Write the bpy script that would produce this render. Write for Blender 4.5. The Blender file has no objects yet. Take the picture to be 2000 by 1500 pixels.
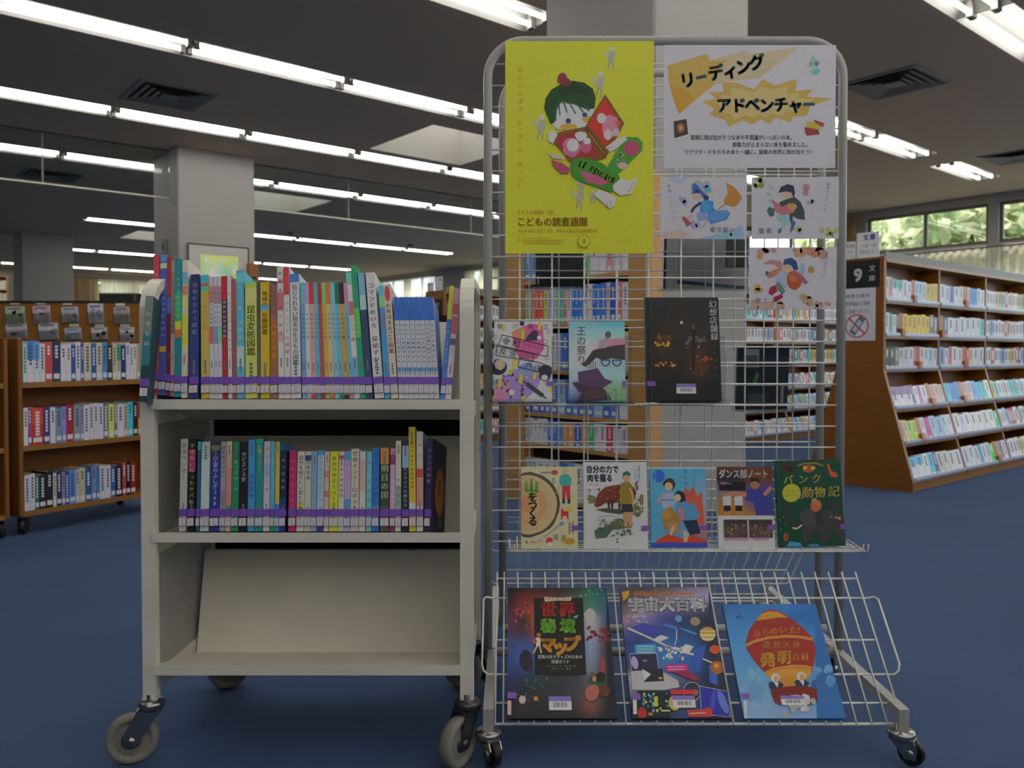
import bpy, math, random
from mathutils import Vector, Matrix
from mathutils.geometry import tessellate_polygon
S = bpy.context.scene
LINK = S.collection.objects.link
R = random.Random(7)
PI = math.pi
def rad(d): return d * PI / 180

# ------------------------------------------------------------------ camera, world, exposure
CAMZ, PITCH, F, SHIFT = 0.90, rad(1.2), 1600.0, 26.5
cd = bpy.data.cameras.new('camera'); cam = bpy.data.objects.new('camera', cd); LINK(cam)
cam.location = (0, 0, CAMZ); cam.rotation_euler = (PI / 2 - PITCH, 0, 0)
cd.sensor_width = 36; cd.lens = F * 36 / 2000; cd.shift_y = -SHIFT / 2000
cd.clip_start = 0.05; cd.clip_end = 200
cd.dof.use_dof = True; cd.dof.focus_distance = 1.95; cd.dof.aperture_fstop = 5.5
S.camera = cam
wd = bpy.data.worlds.new('daylight'); S.world = wd; wd.use_nodes = True
bg = wd.node_tree.nodes['Background']; bg.inputs[0].default_value = (0.80, 0.90, 1.0, 1); bg.inputs[1].default_value = 8.0
sl = bpy.data.lights.new('sun', 'SUN'); sl.energy = 8; sl.angle = rad(3); sl.color = (1, .93, .8)
so = bpy.data.objects.new('sun', sl); LINK(so); so.rotation_euler = (rad(42), 0, rad(150))
S.view_settings.view_transform = 'Standard'; S.view_settings.look = 'None'
S.view_settings.gamma = 1; S.view_settings.use_curve_mapping = False
S.view_settings.exposure = 0.0
TUBE = 17.0          # radiance of the fluorescent tubes

# ------------------------------------------------------------------ coordinates
CP, SP = math.cos(PITCH), math.sin(PITCH)
def at(px, py, Y):
    """the point at depth Y that the photograph shows at pixel px, py"""
    k = (750 - SHIFT - py) / F
    z = Y * (k * CP - SP) / (CP + k * SP)
    d = Y * CP - z * SP
    return Vector(((px - 1000) / F * d, Y, z + CAMZ))
def floorY(py):
    k = (750 - SHIFT - py) / F
    return -CAMZ * (CP + k * SP) / (k * CP - SP)
TH = rad(50); sA, cA = math.sin(TH), math.cos(TH)
def W(a, b, z=0.0):
    """room axes a (along the light rows) and b (across them) -> world"""
    return Vector((sA * a - cA * b, cA * a + sA * b, z))
ROOM = math.atan2(cA, sA)     # rotation of local x onto axis a

# ------------------------------------------------------------------ colours and materials
def lin1(c):
    c /= 255.0
    return c / 12.92 if c <= 0.04045 else ((c + 0.055) / 1.055) ** 2.4
def hexrgb(h):
    h = h.lstrip('#')
    return tuple(int(h[i:i + 2], 16) for i in (0, 2, 4))
def A(h):      # albedo given as sRGB
    return tuple(lin1(c) for c in hexrgb(h))
def C(h):      # colour as the photograph shows it under the lamps -> albedo
    c = [lin1(v) for v in hexrgb(h)]; g = .3 * c[0] + .55 * c[1] + .15 * c[2]; mx, mn = max(c), min(c)
    pale = (mn / (mx + 1e-6)) ** 1.5 * min(1, g / .15)          # white paper reads darker than it is
    k = 1 / (.34 - .12 * pale)
    return tuple(min(0.84, (v * .96 + g * .04) * k) for v in c)
def N(t, typ, **kw):
    n = t.nodes.new(typ)
    for k, v in kw.items():
        if k.startswith('i_'): n.inputs[k[2:].replace('_', ' ')].default_value = v
        else: setattr(n, k, v)
    return n
MATS = {}
def mat(name, col, rough=.5, metal=0.0, scale=30, amt=.06, bump=0.0, spec=.5, stretch=None):
    if name in MATS: return MATS[name]
    m = bpy.data.materials.new(name); m.use_nodes = True; t = m.node_tree; L = t.links.new
    p = t.nodes['Principled BSDF']
    p.inputs['Roughness'].default_value = rough; p.inputs['Metallic'].default_value = metal
    p.inputs['Specular IOR Level'].default_value = spec
    tc = N(t, 'ShaderNodeTexCoord'); mp = N(t, 'ShaderNodeMapping'); L(tc.outputs['Object'], mp.inputs[0])
    if stretch: mp.inputs['Scale'].default_value = stretch
    nz = N(t, 'ShaderNodeTexNoise', i_Scale=scale, i_Detail=4.0); L(mp.outputs[0], nz.inputs['Vector'])
    mx = N(t, 'ShaderNodeMix', data_type='RGBA'); L(nz.outputs['Fac'], mx.inputs[0])
    mx.inputs[6].default_value = (*[c * (1 - 2 * amt) for c in col], 1)
    mx.inputs[7].default_value = (*[min(1, c * (1 + 2 * amt)) for c in col], 1)
    L(mx.outputs[2], p.inputs['Base Color'])
    if bump:
        b = N(t, 'ShaderNodeBump', i_Strength=bump, i_Distance=.002); L(nz.outputs['Fac'], b.inputs['Height']); L(b.outputs[0], p.inputs['Normal'])
    MATS[name] = m
    return m
def print_mat(name, rough, spec):
    m = bpy.data.materials.new(name); m.use_nodes = True; t = m.node_tree; L = t.links.new
    p = t.nodes['Principled BSDF']; p.inputs['Roughness'].default_value = rough; p.inputs['Specular IOR Level'].default_value = spec
    at_ = N(t, 'ShaderNodeAttribute', attribute_name='Col')
    nz = N(t, 'ShaderNodeTexNoise', i_Scale=90.0, i_Detail=3.0); tc = N(t, 'ShaderNodeTexCoord'); L(tc.outputs['Object'], nz.inputs['Vector'])
    mr = N(t, 'ShaderNodeMapRange'); L(nz.outputs['Fac'], mr.inputs[0]); mr.inputs[3].default_value = .93; mr.inputs[4].default_value = 1.07
    vm = N(t, 'ShaderNodeVectorMath', operation='SCALE'); L(at_.outputs['Color'], vm.inputs[0]); L(mr.outputs[0], vm.inputs['Scale'])
    L(vm.outputs[0], p.inputs['Base Color'])
    MATS[name] = m
    return m
PR = print_mat('printed_paper', .45, .4)
PRM = print_mat('matt_paper', .75, .2)
WHITE = mat('white_paint', (.87, .83, .71), .42, scale=9, amt=.04)
WIRE = mat('white_wire_coating', A('#eeece6'), .45, scale=20, amt=.03)
GREYT = mat('grey_white_tube', (.42, .41, .395), .35, scale=12, amt=.03)
STEEL = mat('zinc_steel', A('#a8a8a4'), .3, 1.0, scale=40, amt=.08)
DSTEEL = mat('dark_steel', A('#5c5c5c'), .4, .8, scale=40, amt=.1)
RUBG = mat('grey_rubber', A('#8a857d'), .7, scale=25, amt=.1)
RUBB = mat('black_rubber', A('#1c1c1e'), .5, scale=25, amt=.1)
BLACK = mat('black_board', A('#151518'), .6, scale=20, amt=.1)
DARKB = mat('dark_panel', A('#1a1214'), .7, scale=12, amt=.15)
WOOD = mat('orange_oak', (.26, .092, .009), .45, scale=6, amt=.13, stretch=(1, 1, 9))
WOODH = mat('orange_oak_board', (.33, .145, .025), .45, scale=6, amt=.13, stretch=(1, 9, 9))
WOODL = mat('pale_oak', (.52, .27, .085), .5, scale=6, amt=.10, stretch=(1, 1, 9))
PLASTER = mat('plaster', (.34, .32, .305), .85, scale=120, amt=.04, bump=.2)
CEIL = mat('ceiling_board', (.62, .50, .36), .9, scale=200, amt=.05)
TROUGH = mat('lamp_reflector', (.24, .235, .22), .6, scale=15, amt=.02)
GREY = mat('grey_metal', A('#77756f'), .5, scale=30, amt=.06)
STRIP = mat('label_strip', A('#c8d0dc'), .4, scale=30, amt=.04)
STRIPB = mat('blue_strip', A('#7088b8'), .4, scale=30, amt=.04)
FRAMEM = mat('window_frame_metal', A('#6a655c'), .5, scale=30, amt=.06)
def carpet():
    m = bpy.data.materials.new('blue_carpet'); m.use_nodes = True; t = m.node_tree; L = t.links.new
    p = t.nodes['Principled BSDF']; p.inputs['Roughness'].default_value = .95; p.inputs['Specular IOR Level'].default_value = .1
    tc = N(t, 'ShaderNodeTexCoord')
    n1 = N(t, 'ShaderNodeTexNoise', i_Scale=320.0, i_Detail=3.0); n2 = N(t, 'ShaderNodeTexNoise', i_Scale=1.3, i_Detail=4.0)
    for n in (n1, n2): L(tc.outputs['Object'], n.inputs['Vector'])
    mx = N(t, 'ShaderNodeMix', data_type='RGBA'); L(n1.outputs['Fac'], mx.inputs[0])
    mx.inputs[6].default_value = (.046, .078, .165, 1); mx.inputs[7].default_value = (.092, .138, .26, 1)
    mr = N(t, 'ShaderNodeMapRange'); L(n2.outputs['Fac'], mr.inputs[0]); mr.inputs[3].default_value = .85; mr.inputs[4].default_value = 1.15
    vm = N(t, 'ShaderNodeVectorMath', operation='SCALE'); L(mx.outputs[2], vm.inputs[0]); L(mr.outputs[0], vm.inputs['Scale']); L(vm.outputs[0], p.inputs['Base Color'])
    b = N(t, 'ShaderNodeBump', i_Strength=.5, i_Distance=.003); L(n1.outputs['Fac'], b.inputs['Height']); L(b.outputs[0], p.inputs['Normal'])
    return m
CARPET = carpet()
def emit(name, col, s):
    m = bpy.data.materials.new(name); m.use_nodes = True; t = m.node_tree
    t.nodes.remove(t.nodes['Principled BSDF']); e = N(t, 'ShaderNodeEmission'); e.inputs[0].default_value = (*col, 1); e.inputs[1].default_value = s
    nz = N(t, 'ShaderNodeTexNoise', i_Scale=2.0); mr = N(t, 'ShaderNodeMapRange'); t.links.new(nz.outputs['Fac'], mr.inputs[0])
    mr.inputs[3].default_value = s * .97; mr.inputs[4].default_value = s * 1.03; t.links.new(mr.outputs[0], e.inputs[1])
    t.links.new(e.outputs[0], t.nodes['Material Output'].inputs[0])
    return m
LAMP = emit('fluorescent_tube', (1.0, .97, .90), TUBE)
DIFF = emit('skylight_diffuser', (1, .98, .93), 1.25)
def clear(name, tint, gloss, gl_rough=.03):
    m = bpy.data.materials.new(name); m.use_nodes = True; t = m.node_tree; L = t.links.new
    t.nodes.remove(t.nodes['Principled BSDF'])
    tr = N(t, 'ShaderNodeBsdfTransparent'); tr.inputs[0].default_value = (*tint, 1)
    g = N(t, 'ShaderNodeBsdfGlossy'); g.inputs['Roughness'].default_value = gl_rough
    fr = N(t, 'ShaderNodeFresnel', i_IOR=1.45); mu = N(t, 'ShaderNodeMath', operation='MULTIPLY'); mu.inputs[1].default_value = gloss; L(fr.outputs[0], mu.inputs[0])
    mx = N(t, 'ShaderNodeMixShader'); L(mu.outputs[0], mx.inputs[0]); L(tr.outputs[0], mx.inputs[1]); L(g.outputs[0], mx.inputs[2])
    L(mx.outputs[0], t.nodes['Material Output'].inputs[0])
    return m
GLASS = clear('window_glass', (.92, .95, .94), .4)
SMOKE = clear('smoke_screen_glass', (.90, .92, .91), .35)
ACRYL = clear('clear_acrylic', (.90, .92, .93), 1.3, .08)
def sheer(name, col, tr_amt):
    m = bpy.data.materials.new(name); m.use_nodes = True; t = m.node_tree; L = t.links.new
    t.nodes.remove(t.nodes['Principled BSDF'])
    d = N(t, 'ShaderNodeBsdfDiffuse'); l = N(t, 'ShaderNodeBsdfTranslucent'); x = N(t, 'ShaderNodeBsdfTransparent')
    d.inputs[0].default_value = l.inputs[0].default_value = (*col, 1)
    nz = N(t, 'ShaderNodeTexNoise', i_Scale=60.0); mr = N(t, 'ShaderNodeMapRange'); L(nz.outputs['Fac'], mr.inputs[0]); mr.inputs[3].default_value = .45; mr.inputs[4].default_value = .55
    a = N(t, 'ShaderNodeMixShader'); L(mr.outputs[0], a.inputs[0]); L(d.outputs[0], a.inputs[1]); L(l.outputs[0], a.inputs[2])
    b = N(t, 'ShaderNodeMixShader'); b.inputs[0].default_value = tr_amt; L(a.outputs[0], b.inputs[1]); L(x.outputs[0], b.inputs[2])
    L(b.outputs[0], t.nodes['Material Output'].inputs[0])
    return m
SHEER = sheer('sheer_cloth', A('#e8dfc8'), .22)
DRAPE = sheer('beige_drape', A('#b39b74'), .02)
def perforated():
    m = mat('perforated_sheet', A('#bdb9ae'), .5, scale=9, amt=.04); t = m.node_tree; L = t.links.new
    tc = N(t, 'ShaderNodeTexCoord'); mp = N(t, 'ShaderNodeMapping'); L(tc.outputs['Object'], mp.inputs[0])
    mp.inputs['Rotation'].default_value = (rad(45), 0, 0); mp.inputs['Scale'].default_value = (0, 120, 120)
    fr = N(t, 'ShaderNodeVectorMath', operation='FRACTION'); L(mp.outputs[0], fr.inputs[0])
    sb = N(t, 'ShaderNodeVectorMath', operation='SUBTRACT'); L(fr.outputs[0], sb.inputs[0]); sb.inputs[1].default_value = (0, .5, .5)
    ln = N(t, 'ShaderNodeVectorMath', operation='LENGTH'); L(sb.outputs[0], ln.inputs[0])
    lt = N(t, 'ShaderNodeMath', operation='LESS_THAN'); L(ln.outputs['Value'], lt.inputs[0]); lt.inputs[1].default_value = .33
    tr = N(t, 'ShaderNodeBsdfTransparent'); mx = N(t, 'ShaderNodeMixShader'); L(lt.outputs[0], mx.inputs[0])
    L(t.nodes['Principled BSDF'].outputs[0], mx.inputs[1]); L(tr.outputs[0], mx.inputs[2]); L(mx.outputs[0], t.nodes['Material Output'].inputs[0])
    return m
PERF = perforated()

# ------------------------------------------------------------------ objects
def tag(o, label=None, cat=None, group=None, kind=None):
    if label: o['label'] = label
    if cat: o['category'] = cat
    if group: o['group'] = group
    if kind: o['kind'] = kind
    return o
def thing(name, label, cat, loc=(0, 0, 0), group=None, rot=(0, 0, 0)):
    o = bpy.data.objects.new(name, None); LINK(o); o.location = loc; o.rotation_euler = rot; o.empty_display_size = .05
    return tag(o, label, cat, group)
def place(name, me, parent=None, loc=None, rot=None):
    o = bpy.data.objects.new(name, me); LINK(o)
    if parent: o.parent = parent
    if loc is not None: o.location = loc
    if rot is not None: o.rotation_euler = rot
    return o
def copy_tree(o, parent=None):
    c = o.copy(); LINK(c); c.parent = parent
    for ch in list(o.children): copy_tree(ch, c)
    return c
ORD = 'first second third fourth fifth sixth seventh eighth ninth tenth eleventh twelfth thirteenth fourteenth fifteenth sixteenth seventeenth eighteenth nineteenth twentieth'.split()

class MB:
    """collects faces; build() makes ONE mesh object"""
    def __init__(s): s.v = []; s.f = []; s.c = []; s.m = []; s.sm = []
    def face(s, pts, col=None, mi=0, smooth=False):
        n = len(s.v); s.v += [tuple(p) for p in pts]; s.f.append(tuple(range(n, n + len(pts)))); s.c.append(col); s.m.append(mi); s.sm.append(smooth)
    def raw(s, vs, fs, col=None, mi=0, smooth=False):
        n = len(s.v); s.v += [tuple(p) for p in vs]
        for f in fs: s.f.append(tuple(i + n for i in f)); s.c.append(col); s.m.append(mi); s.sm.append(smooth)
    def box(s, x0, y0, z0, x1, y1, z1, col=None, mi=0, T=None):
        v = [Vector(p) for p in ((x0, y0, z0), (x1, y0, z0), (x1, y1, z0), (x0, y1, z0), (x0, y0, z1), (x1, y0, z1), (x1, y1, z1), (x0, y1, z1))]
        if T: v = [T @ p for p in v]
        s.raw(v, [(3, 2, 1, 0), (4, 5, 6, 7), (0, 1, 5, 4), (1, 2, 6, 5), (2, 3, 7, 6), (3, 0, 4, 7)], col, mi); return s
    def bbox(s, x0, y0, z0, x1, y1, z1, e=.003, col=None, mi=0):
        """box whose vertical and horizontal front edges are chamfered"""
        p = [(x0 + e, y0), (x1 - e, y0), (x1, y0 + e), (x1, y1 - e), (x1 - e, y1), (x0 + e, y1), (x0, y1 - e), (x0, y0 + e)]
        q = [(x0 + 2 * e, y0 + e), (x1 - 2 * e, y0 + e), (x1 - e, y0 + 2 * e), (x1 - e, y1 - 2 * e), (x1 - 2 * e, y1 - e), (x0 + 2 * e, y1 - e), (x0 + e, y1 - 2 * e), (x0 + e, y0 + 2 * e)]
        v = [(*a, z0) for a in q] + [(*a, z0 + e) for a in p] + [(*a, z1 - e) for a in p] + [(*a, z1) for a in q]
        f = [tuple(range(7, -1, -1)), tuple(range(24, 32))]
        for k in range(3):
            for i in range(8):
                j = (i + 1) % 8; f.append((8 * k + i, 8 * k + j, 8 * k + 8 + j, 8 * k + 8 + i))
        s.raw(v, f, col, mi); return s
    def prism(s, prof, x0, x1, col=None, mi=0, axis='x'):
        """extrude a closed profile (u, v) along an axis"""
        n = len(prof)
        if axis == 'x': a = [(x0, u, w) for u, w in prof]; b = [(x1, u, w) for u, w in prof]
        elif axis == 'y': a = [(u, x0, w) for u, w in prof]; b = [(u, x1, w) for u, w in prof]
        else: a = [(u, w, x0) for u, w in prof]; b = [(u, w, x1) for u, w in prof]
        f = [tuple(range(n - 1, -1, -1)), tuple(range(n, 2 * n))] + [(i, (i + 1) % n, n + (i + 1) % n, n + i) for i in range(n)]
        s.raw(a + b, f, col, mi); return s
    def tube(s, pts, r, n=8, col=None, mi=0, closed=False, sq=None):
        """sweep a round (or rectangular, sq=(half_u, half_v)) section along points"""
        pts = [Vector(p) for p in pts]; N_ = len(pts); rings = []
        up = None
        for i, p in enumerate(pts):
            if closed: d = (pts[(i + 1) % N_] - pts[i - 1]).normalized()
            else: d = ((pts[min(i + 1, N_ - 1)] - p).normalized() + (p - pts[max(i - 1, 0)]).normalized()).normalized()
            if up is None:
                up = Vector((0, 0, 1)) if abs(d.z) < .9 else Vector((1, 0, 0))
            u = (up - d * up.dot(d)).normalized(); w = d.cross(u); up = u
            if sq: ring = [p + u * a * sq[0] + w * b * sq[1] for a, b in ((-1, -1), (1, -1), (1, 1), (-1, 1))]
            else: ring = [p + (u * math.cos(2 * PI * k / n) + w * math.sin(2 * PI * k / n)) * r for k in range(n)]
            rings.append(ring)
        m = len(rings[0]); v = [q for ring in rings for q in ring]; f = []
        for i in range(N_ if closed else N_ - 1):
            j = (i + 1) % N_
            for k in range(m):
                l = (k + 1) % m; f.append((i * m + k, i * m + l, j * m + l, j * m + k))
        if not closed: f += [tuple(range(m - 1, -1, -1)), tuple((N_ - 1) * m + k for k in range(m))]
        s.raw(v, f, col, mi, smooth=not sq); return s
    def lathe(s, prof, n=24, axis='z', c=(0, 0, 0), col=None, mi=0):
        """revolve (r, h) about an axis through c"""
        v = []; m = len(prof)
        for k in range(n):
            ca, sa = math.cos(2 * PI * k / n), math.sin(2 * PI * k / n)
            for r, h in prof:
                p = {'z': (r * ca, r * sa, h), 'x': (h, r * ca, r * sa), 'y': (r * sa, h, r * ca)}[axis]
                v.append((p[0] + c[0], p[1] + c[1], p[2] + c[2]))
        f = []
        for k in range(n):
            l = (k + 1) % n
            for i in range(m - 1): f.append((k * m + i, l * m + i, l * m + i + 1, k * m + i + 1))
        s.raw(v, f, col, mi, smooth=True); return s
    def mesh(s, name, mats):
        me = bpy.data.meshes.new(name); me.from_pydata(s.v, [], s.f)
        for m in (mats if isinstance(mats, (list, tuple)) else [mats]): me.materials.append(m)
        me.polygons.foreach_set('material_index', s.m); me.polygons.foreach_set('use_smooth', s.sm)
        if any(c is not None for c in s.c):
            ca = me.color_attributes.new('Col', 'FLOAT_COLOR', 'CORNER'); d = []
            for f, c in zip(s.f, s.c):
                if c is None: c = (.7, .7, .7)
                if isinstance(c[0], (tuple, list)):
                    for q in c: d += [*q, 1.0]
                else: d += [*c, 1.0] * len(f)
            ca.data.foreach_set('color', d)
        me.update(); return me
    def build(s, name, mats, parent=None, **kw):
        return place(name, s.mesh(name, mats), parent, **kw)

# ------------------------------------------------------------------ flat print: lettering and pictures on paper
GL = {}
def glyph(ch, bold):
    k = (ch, bold)
    if k not in GL:
        c = bpy.data.curves.new('glyph', 'FONT'); c.body = ch; c.size = 1; c.resolution_u = 2; c.offset = bold
        o = bpy.data.objects.new('glyph', c); m = o.to_mesh()
        v = [(p.co.x, p.co.y) for p in m.vertices]; f = [tuple(p.vertices) for p in m.polygons]
        x0 = min([p[0] for p in v], default=0); x1 = max([p[0] for p in v], default=.4)
        cx = (x0 + x1) / 2 if ord(ch) < 0x2000 else .5
        GL[k] = ([(x - cx, y - (.36 if ord(ch) < 0x2000 else .38)) for x, y in v], f)
        o.to_mesh_clear(); bpy.data.objects.remove(o); bpy.data.curves.remove(c)
    return GL[k]
def shifts(b):
    if b < .012: return [(0, 0)]
    if b < .03: return [(-b, 0), (b, 0)]
    return [(-b, -b), (b, -b), (b, b), (-b, b)]
class Print(MB):
    """a sheet w x h metres whose drawing uses the pixel frame x0..x1, y0..y1 (y down); plane y = 0 facing -y"""
    STEP = 4e-5
    def __init__(s, x0, y0, x1, y1, w, h):
        super().__init__(); s.fr = (x0, y0, x1, y1); s.w, s.h = w, h; s.sx = w / (x1 - x0); s.sy = h / (y1 - y0); s.n = 0
    def P(s, x, y):
        x0, y0, x1, y1 = s.fr
        return (min(max((x - x0) * s.sx, 0), s.w), -s.n * s.STEP, min(max((y1 - y) * s.sy, 0), s.h))
    def poly(s, pts, h):
        s.n += 1; c = C(h)
        vs = [s.P(*p) for p in pts]
        tr = tessellate_polygon([[Vector((p[0], p[2], 0)) for p in vs]])
        fs = []
        for t in tr:
            a, b, d = (vs[i] for i in t)
            if (b[0] - a[0]) * (d[2] - a[2]) - (b[2] - a[2]) * (d[0] - a[0]) < 0: t = (t[0], t[2], t[1])
            fs.append(t)
        s.raw(vs, fs, c); return s
    def rect(s, x0, y0, x1, y1, h): return s.poly([(x0, y0), (x1, y0), (x1, y1), (x0, y1)], h)
    def ell(s, cx, cy, rx, ry, h, rot=0, n=16, jag=0):
        ca, sa = math.cos(rad(rot)), math.sin(rad(rot)); p = []
        for k in range(n):
            j = 1 + R.uniform(-jag, jag); u, v = rx * j * math.cos(2 * PI * k / n), ry * j * math.sin(2 * PI * k / n)
            p.append((cx + u * ca - v * sa, cy + u * sa + v * ca))
        return s.poly(p, h)
    def line(s, pts, wd, h):
        s.n += 1; c = C(h)
        for (xa, ya), (xb, yb) in zip(pts, pts[1:]):
            L = math.hypot(xb - xa, yb - ya) or 1; nx, ny = -(yb - ya) / L * wd / 2, (xb - xa) / L * wd / 2
            s.face([s.P(xa + nx, ya + ny), s.P(xb + nx, yb + ny), s.P(xb - nx, yb - ny), s.P(xa - nx, ya - ny)], c)
        return s
    def frame(s, pts, wd, h): return s.line([*pts, pts[0]], wd, h)
    def grid(s, rows, x0=None, y0=None, x1=None, y1=None, k=4):
        """smoothly blended picture from a small table of colours"""
        s.n += 1
        X0, Y0, X1, Y1 = s.fr; x0 = X0 if x0 is None else x0; x1 = X1 if x1 is None else x1; y0 = Y0 if y0 is None else y0; y1 = Y1 if y1 is None else y1
        M_ = [[C(h) for h in r.split()] for r in rows]; nr, nc = len(M_), len(M_[0])
        def col(u, v):
            u *= nc - 1; v *= nr - 1; i, j = min(int(u), nc - 2), min(int(v), nr - 2); fu, fv = u - i, v - j
            fu = fu * fu * (3 - 2 * fu); fv = fv * fv * (3 - 2 * fv)
            return tuple((M_[j][i][q] * (1 - fu) + M_[j][i + 1][q] * fu) * (1 - fv) + (M_[j + 1][i][q] * (1 - fu) + M_[j + 1][i + 1][q] * fu) * fv for q in range(3))
        nu, nv = (nc - 1) * k, (nr - 1) * k
        for j in range(nv):
            for i in range(nu):
                q = [(i / nu, (j + 1) / nv), ((i + 1) / nu, (j + 1) / nv), ((i + 1) / nu, j / nv), (i / nu, j / nv)]
                s.face([s.P(x0 + (x1 - x0) * u, y0 + (y1 - y0) * v) for u, v in q], tuple(col(u, v) for u, v in q))
        return s
    def specks(s, n, x0, y0, x1, y1, r0, r1, cols, k=6):
        cs = cols.split()
        for i in range(n): s.ell(R.uniform(x0, x1), R.uniform(y0, y1), R.uniform(r0, r1), R.uniform(r0, r1), R.choice(cs), R.uniform(0, 90), k); s.n -= 1 if i % 3 else 0
        return s
    def chars(s, items, size, h, bold=.015, rot=0, sx=1.0):
        """items: (char, centre x, centre y)"""
        s.n += 1; c = C(h); ca, sa = math.cos(rad(rot)), math.sin(rad(rot))
        for ch, x, y in items:
            if ch in ' \u3000': continue
            v, f = glyph(ch, 0)
            for dx, dy in shifts(bold):
                vs = []
                for gx, gy in v:
                    gx = (gx + dx) * size * sx; gy = (gy + dy) * size
                    vs.append(s.P(x + gx * ca + gy * sa, y + gx * sa - gy * ca))
                s.raw(vs, f, c)
        return s
    def text(s, t, x0, y, x1, size, h, bold=.015, rot=0, sx=None):
        """one line spread between x0 and x1, centred on y"""
        n = len(t); st = (x1 - x0) / n; tr = math.tan(rad(rot))
        if sx is None: sx = min(1.0, st / size * (1.0 if ord(t[0]) > 0x2000 else 1.7))
        return s.chars([(ch, x0 + st * (i + .5), y + tr * (st * (i + .5))) for i, ch in enumerate(t)], size, h, bold, rot, sx)
    def vtext(s, t, x, y0, y1, size, h, bold=.015, slant=0):
        n = len(t); st = (y1 - y0) / n
        for i, ch in enumerate(t):
            s.chars([(ch, x + slant * i, y0 + st * (i + .5))], size, h, bold, 90 if ch in 'ー〜-' else 0); s.n -= 1
        s.n += 1; return s

# ================================================================== the room
CZ = CAMZ + 2.225           # ceiling height
A0, A1, B0, B1 = -9.0, 12.5, -7.0, 25.0
fl = MB(); fl.face([W(A0, B0), W(A1, B0), W(A1, B1), W(A0, B1)]); tag(fl.build('floor', CARPET), kind='structure')
rs = MB(); rs.face([W(A0 - 1, B0 - 1, 4.0), W(A1 + .3, B0 - 1, 4.0), W(A1 + .3, B1 + 1, 4.0), W(A0 - 1, B1 + 1, 4.0)]); tag(rs.build('daylight_block_slab', CEIL), kind='structure')  # unseen slab over the ceiling, added to block the world light
LROWS = [(-5.9, -1, 10), (-4.0, -4, 10), (-2.0, -4.5, 10), (.1, -3, 10), (2.15, -1, 12), (4.15, None, None), (6.13, -.3, 12), (8.2, -.3, 12), (10.35, 1.0, 12), (15.0, 3.0, 12), (19.6, 3.2, 12), (23.6, -6, 12)]  # unseen rows at and behind the camera are added to brighten the cart front
FIX = []                    # (row, centre a, b)
for r, (b, lo, hi) in enumerate(LROWS):
    if lo is None:
        cs = [-.635, .615, 1.865, 3.115, 7.65, 8.90, 10.75]
    else:
        k0 = math.ceil((lo - 2.07 - .625) / 1.25); cs = []
        while 2.07 + .625 + 1.25 * k0 < hi - .65: cs.append(2.07 + .625 + 1.25 * k0); k0 += 1
    FIX += [(r, a, b) for a in cs]
SKY = [(5.18, 7.25), (5.1, 11.5), (5.0, 16.4)]
SW, LW, LH = 1.22, 1.25, .35
def holes_panel(holes, u0, u1, v0, v1):
    us = sorted({u0, u1, *[x for h in holes for x in h[:2]]}); vs = sorted({v0, v1, *[x for h in holes for x in h[2:]]}); out = []
    us = [u for u in us if u0 <= u <= u1]; vs = [v for v in vs if v0 <= v <= v1]
    for va, vb in zip(vs, vs[1:]):
        run = None
        for ua, ub in zip(us, us[1:]):
            m, n = (ua + ub) / 2, (va + vb) / 2
            hole = any(h[0] < m < h[1] and h[2] < n < h[3] for h in holes)
            if hole: run = None
            elif run is not None and out and out[-1][1] == ua and out[-1][2] == va: out[-1][1] = ub
            else: out.append([ua, ub, va, vb]); run = 1
    return out
hl = [(a - LW / 2, a + LW / 2, b - LH / 2, b + LH / 2) for r, a, b in FIX] + [(a - SW / 2, a + SW / 2, b - SW / 2, b + SW / 2) for a, b in SKY]
ce = MB()
for ua, ub, va, vb in holes_panel(hl, A0, A1, B0, B1): ce.face([W(ua, va, CZ), W(ua, vb, CZ), W(ub, vb, CZ), W(ub, va, CZ)])
tag(ce.build('ceiling', CEIL), kind='structure')

# window wall (a = A1), windows as structure things with frame, pane
WIN = [(b, b + 1.75) for b in (-5.6, -3.75, -1.1, .75, 2.65, 4.53, 6.75, 8.6)] + [(10.6, 12.3), (12.5, 14.2), (15.3, 16.55), (18.1, 19.5), (19.6, 21.0), (22.5, 24)]
WZ = [(.95, 2.34), (2.44, CZ - .12)]
wl = MB(); wh = [(b0, b1, z0, z1) for b0, b1 in WIN for z0, z1 in WZ]
for ua, ub, va, vb in holes_panel(wh, B0, B1, 0, 4.0): wl.face([W(A1, ua, va), W(A1, ub, va), W(A1, ub, vb), W(A1, ua, vb)])
for b0, b1, z0, z1 in wh:
    for p, q in (((b0, z0), (b1, z0)), ((b1, z0), (b1, z1)), ((b1, z1), (b0, z1)), ((b0, z1), (b0, z0))):
        wl.face([W(A1, p[0], p[1]), W(A1, q[0], q[1]), W(A1 + .16, q[0], q[1]), W(A1 + .16, p[0], p[1])])
tag(wl.build('wall_right', PLASTER), kind='structure')
def window(i, org, ax, w, zs):
    """org: lower corner, ax: unit vector along the wall; two sashes high"""
    ang = math.atan2(ax.y, ax.x)
    fr = MB()
    for z0, z1 in zs:
        e = .045
        fr.box(0, .05, z0, w, .09, z0 + e); fr.box(0, .05, z1 - e, w, .09, z1); fr.box(0, .05, z0 + e, e, .09, z1 - e); fr.box(w - e, .05, z0 + e, w, .09, z1 - e)
        fr.box(w / 2 - .025, .05, z0 + e, w / 2 + .025, .09, z1 - e)
    o = fr.build('window_%d' % i, FRAMEM); tag(o, kind='structure'); o.location = org; o.rotation_euler = (0, 0, ang)
    for z0, z1 in zs:
        for x0, x1 in ((.045, w / 2 - .025), (w / 2 + .025, w - .045)):
            MB().box(x0, .065, z0 + .045, x1, .071, z1 - .045).build('pane', GLASS, o)
nw = 0
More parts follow.
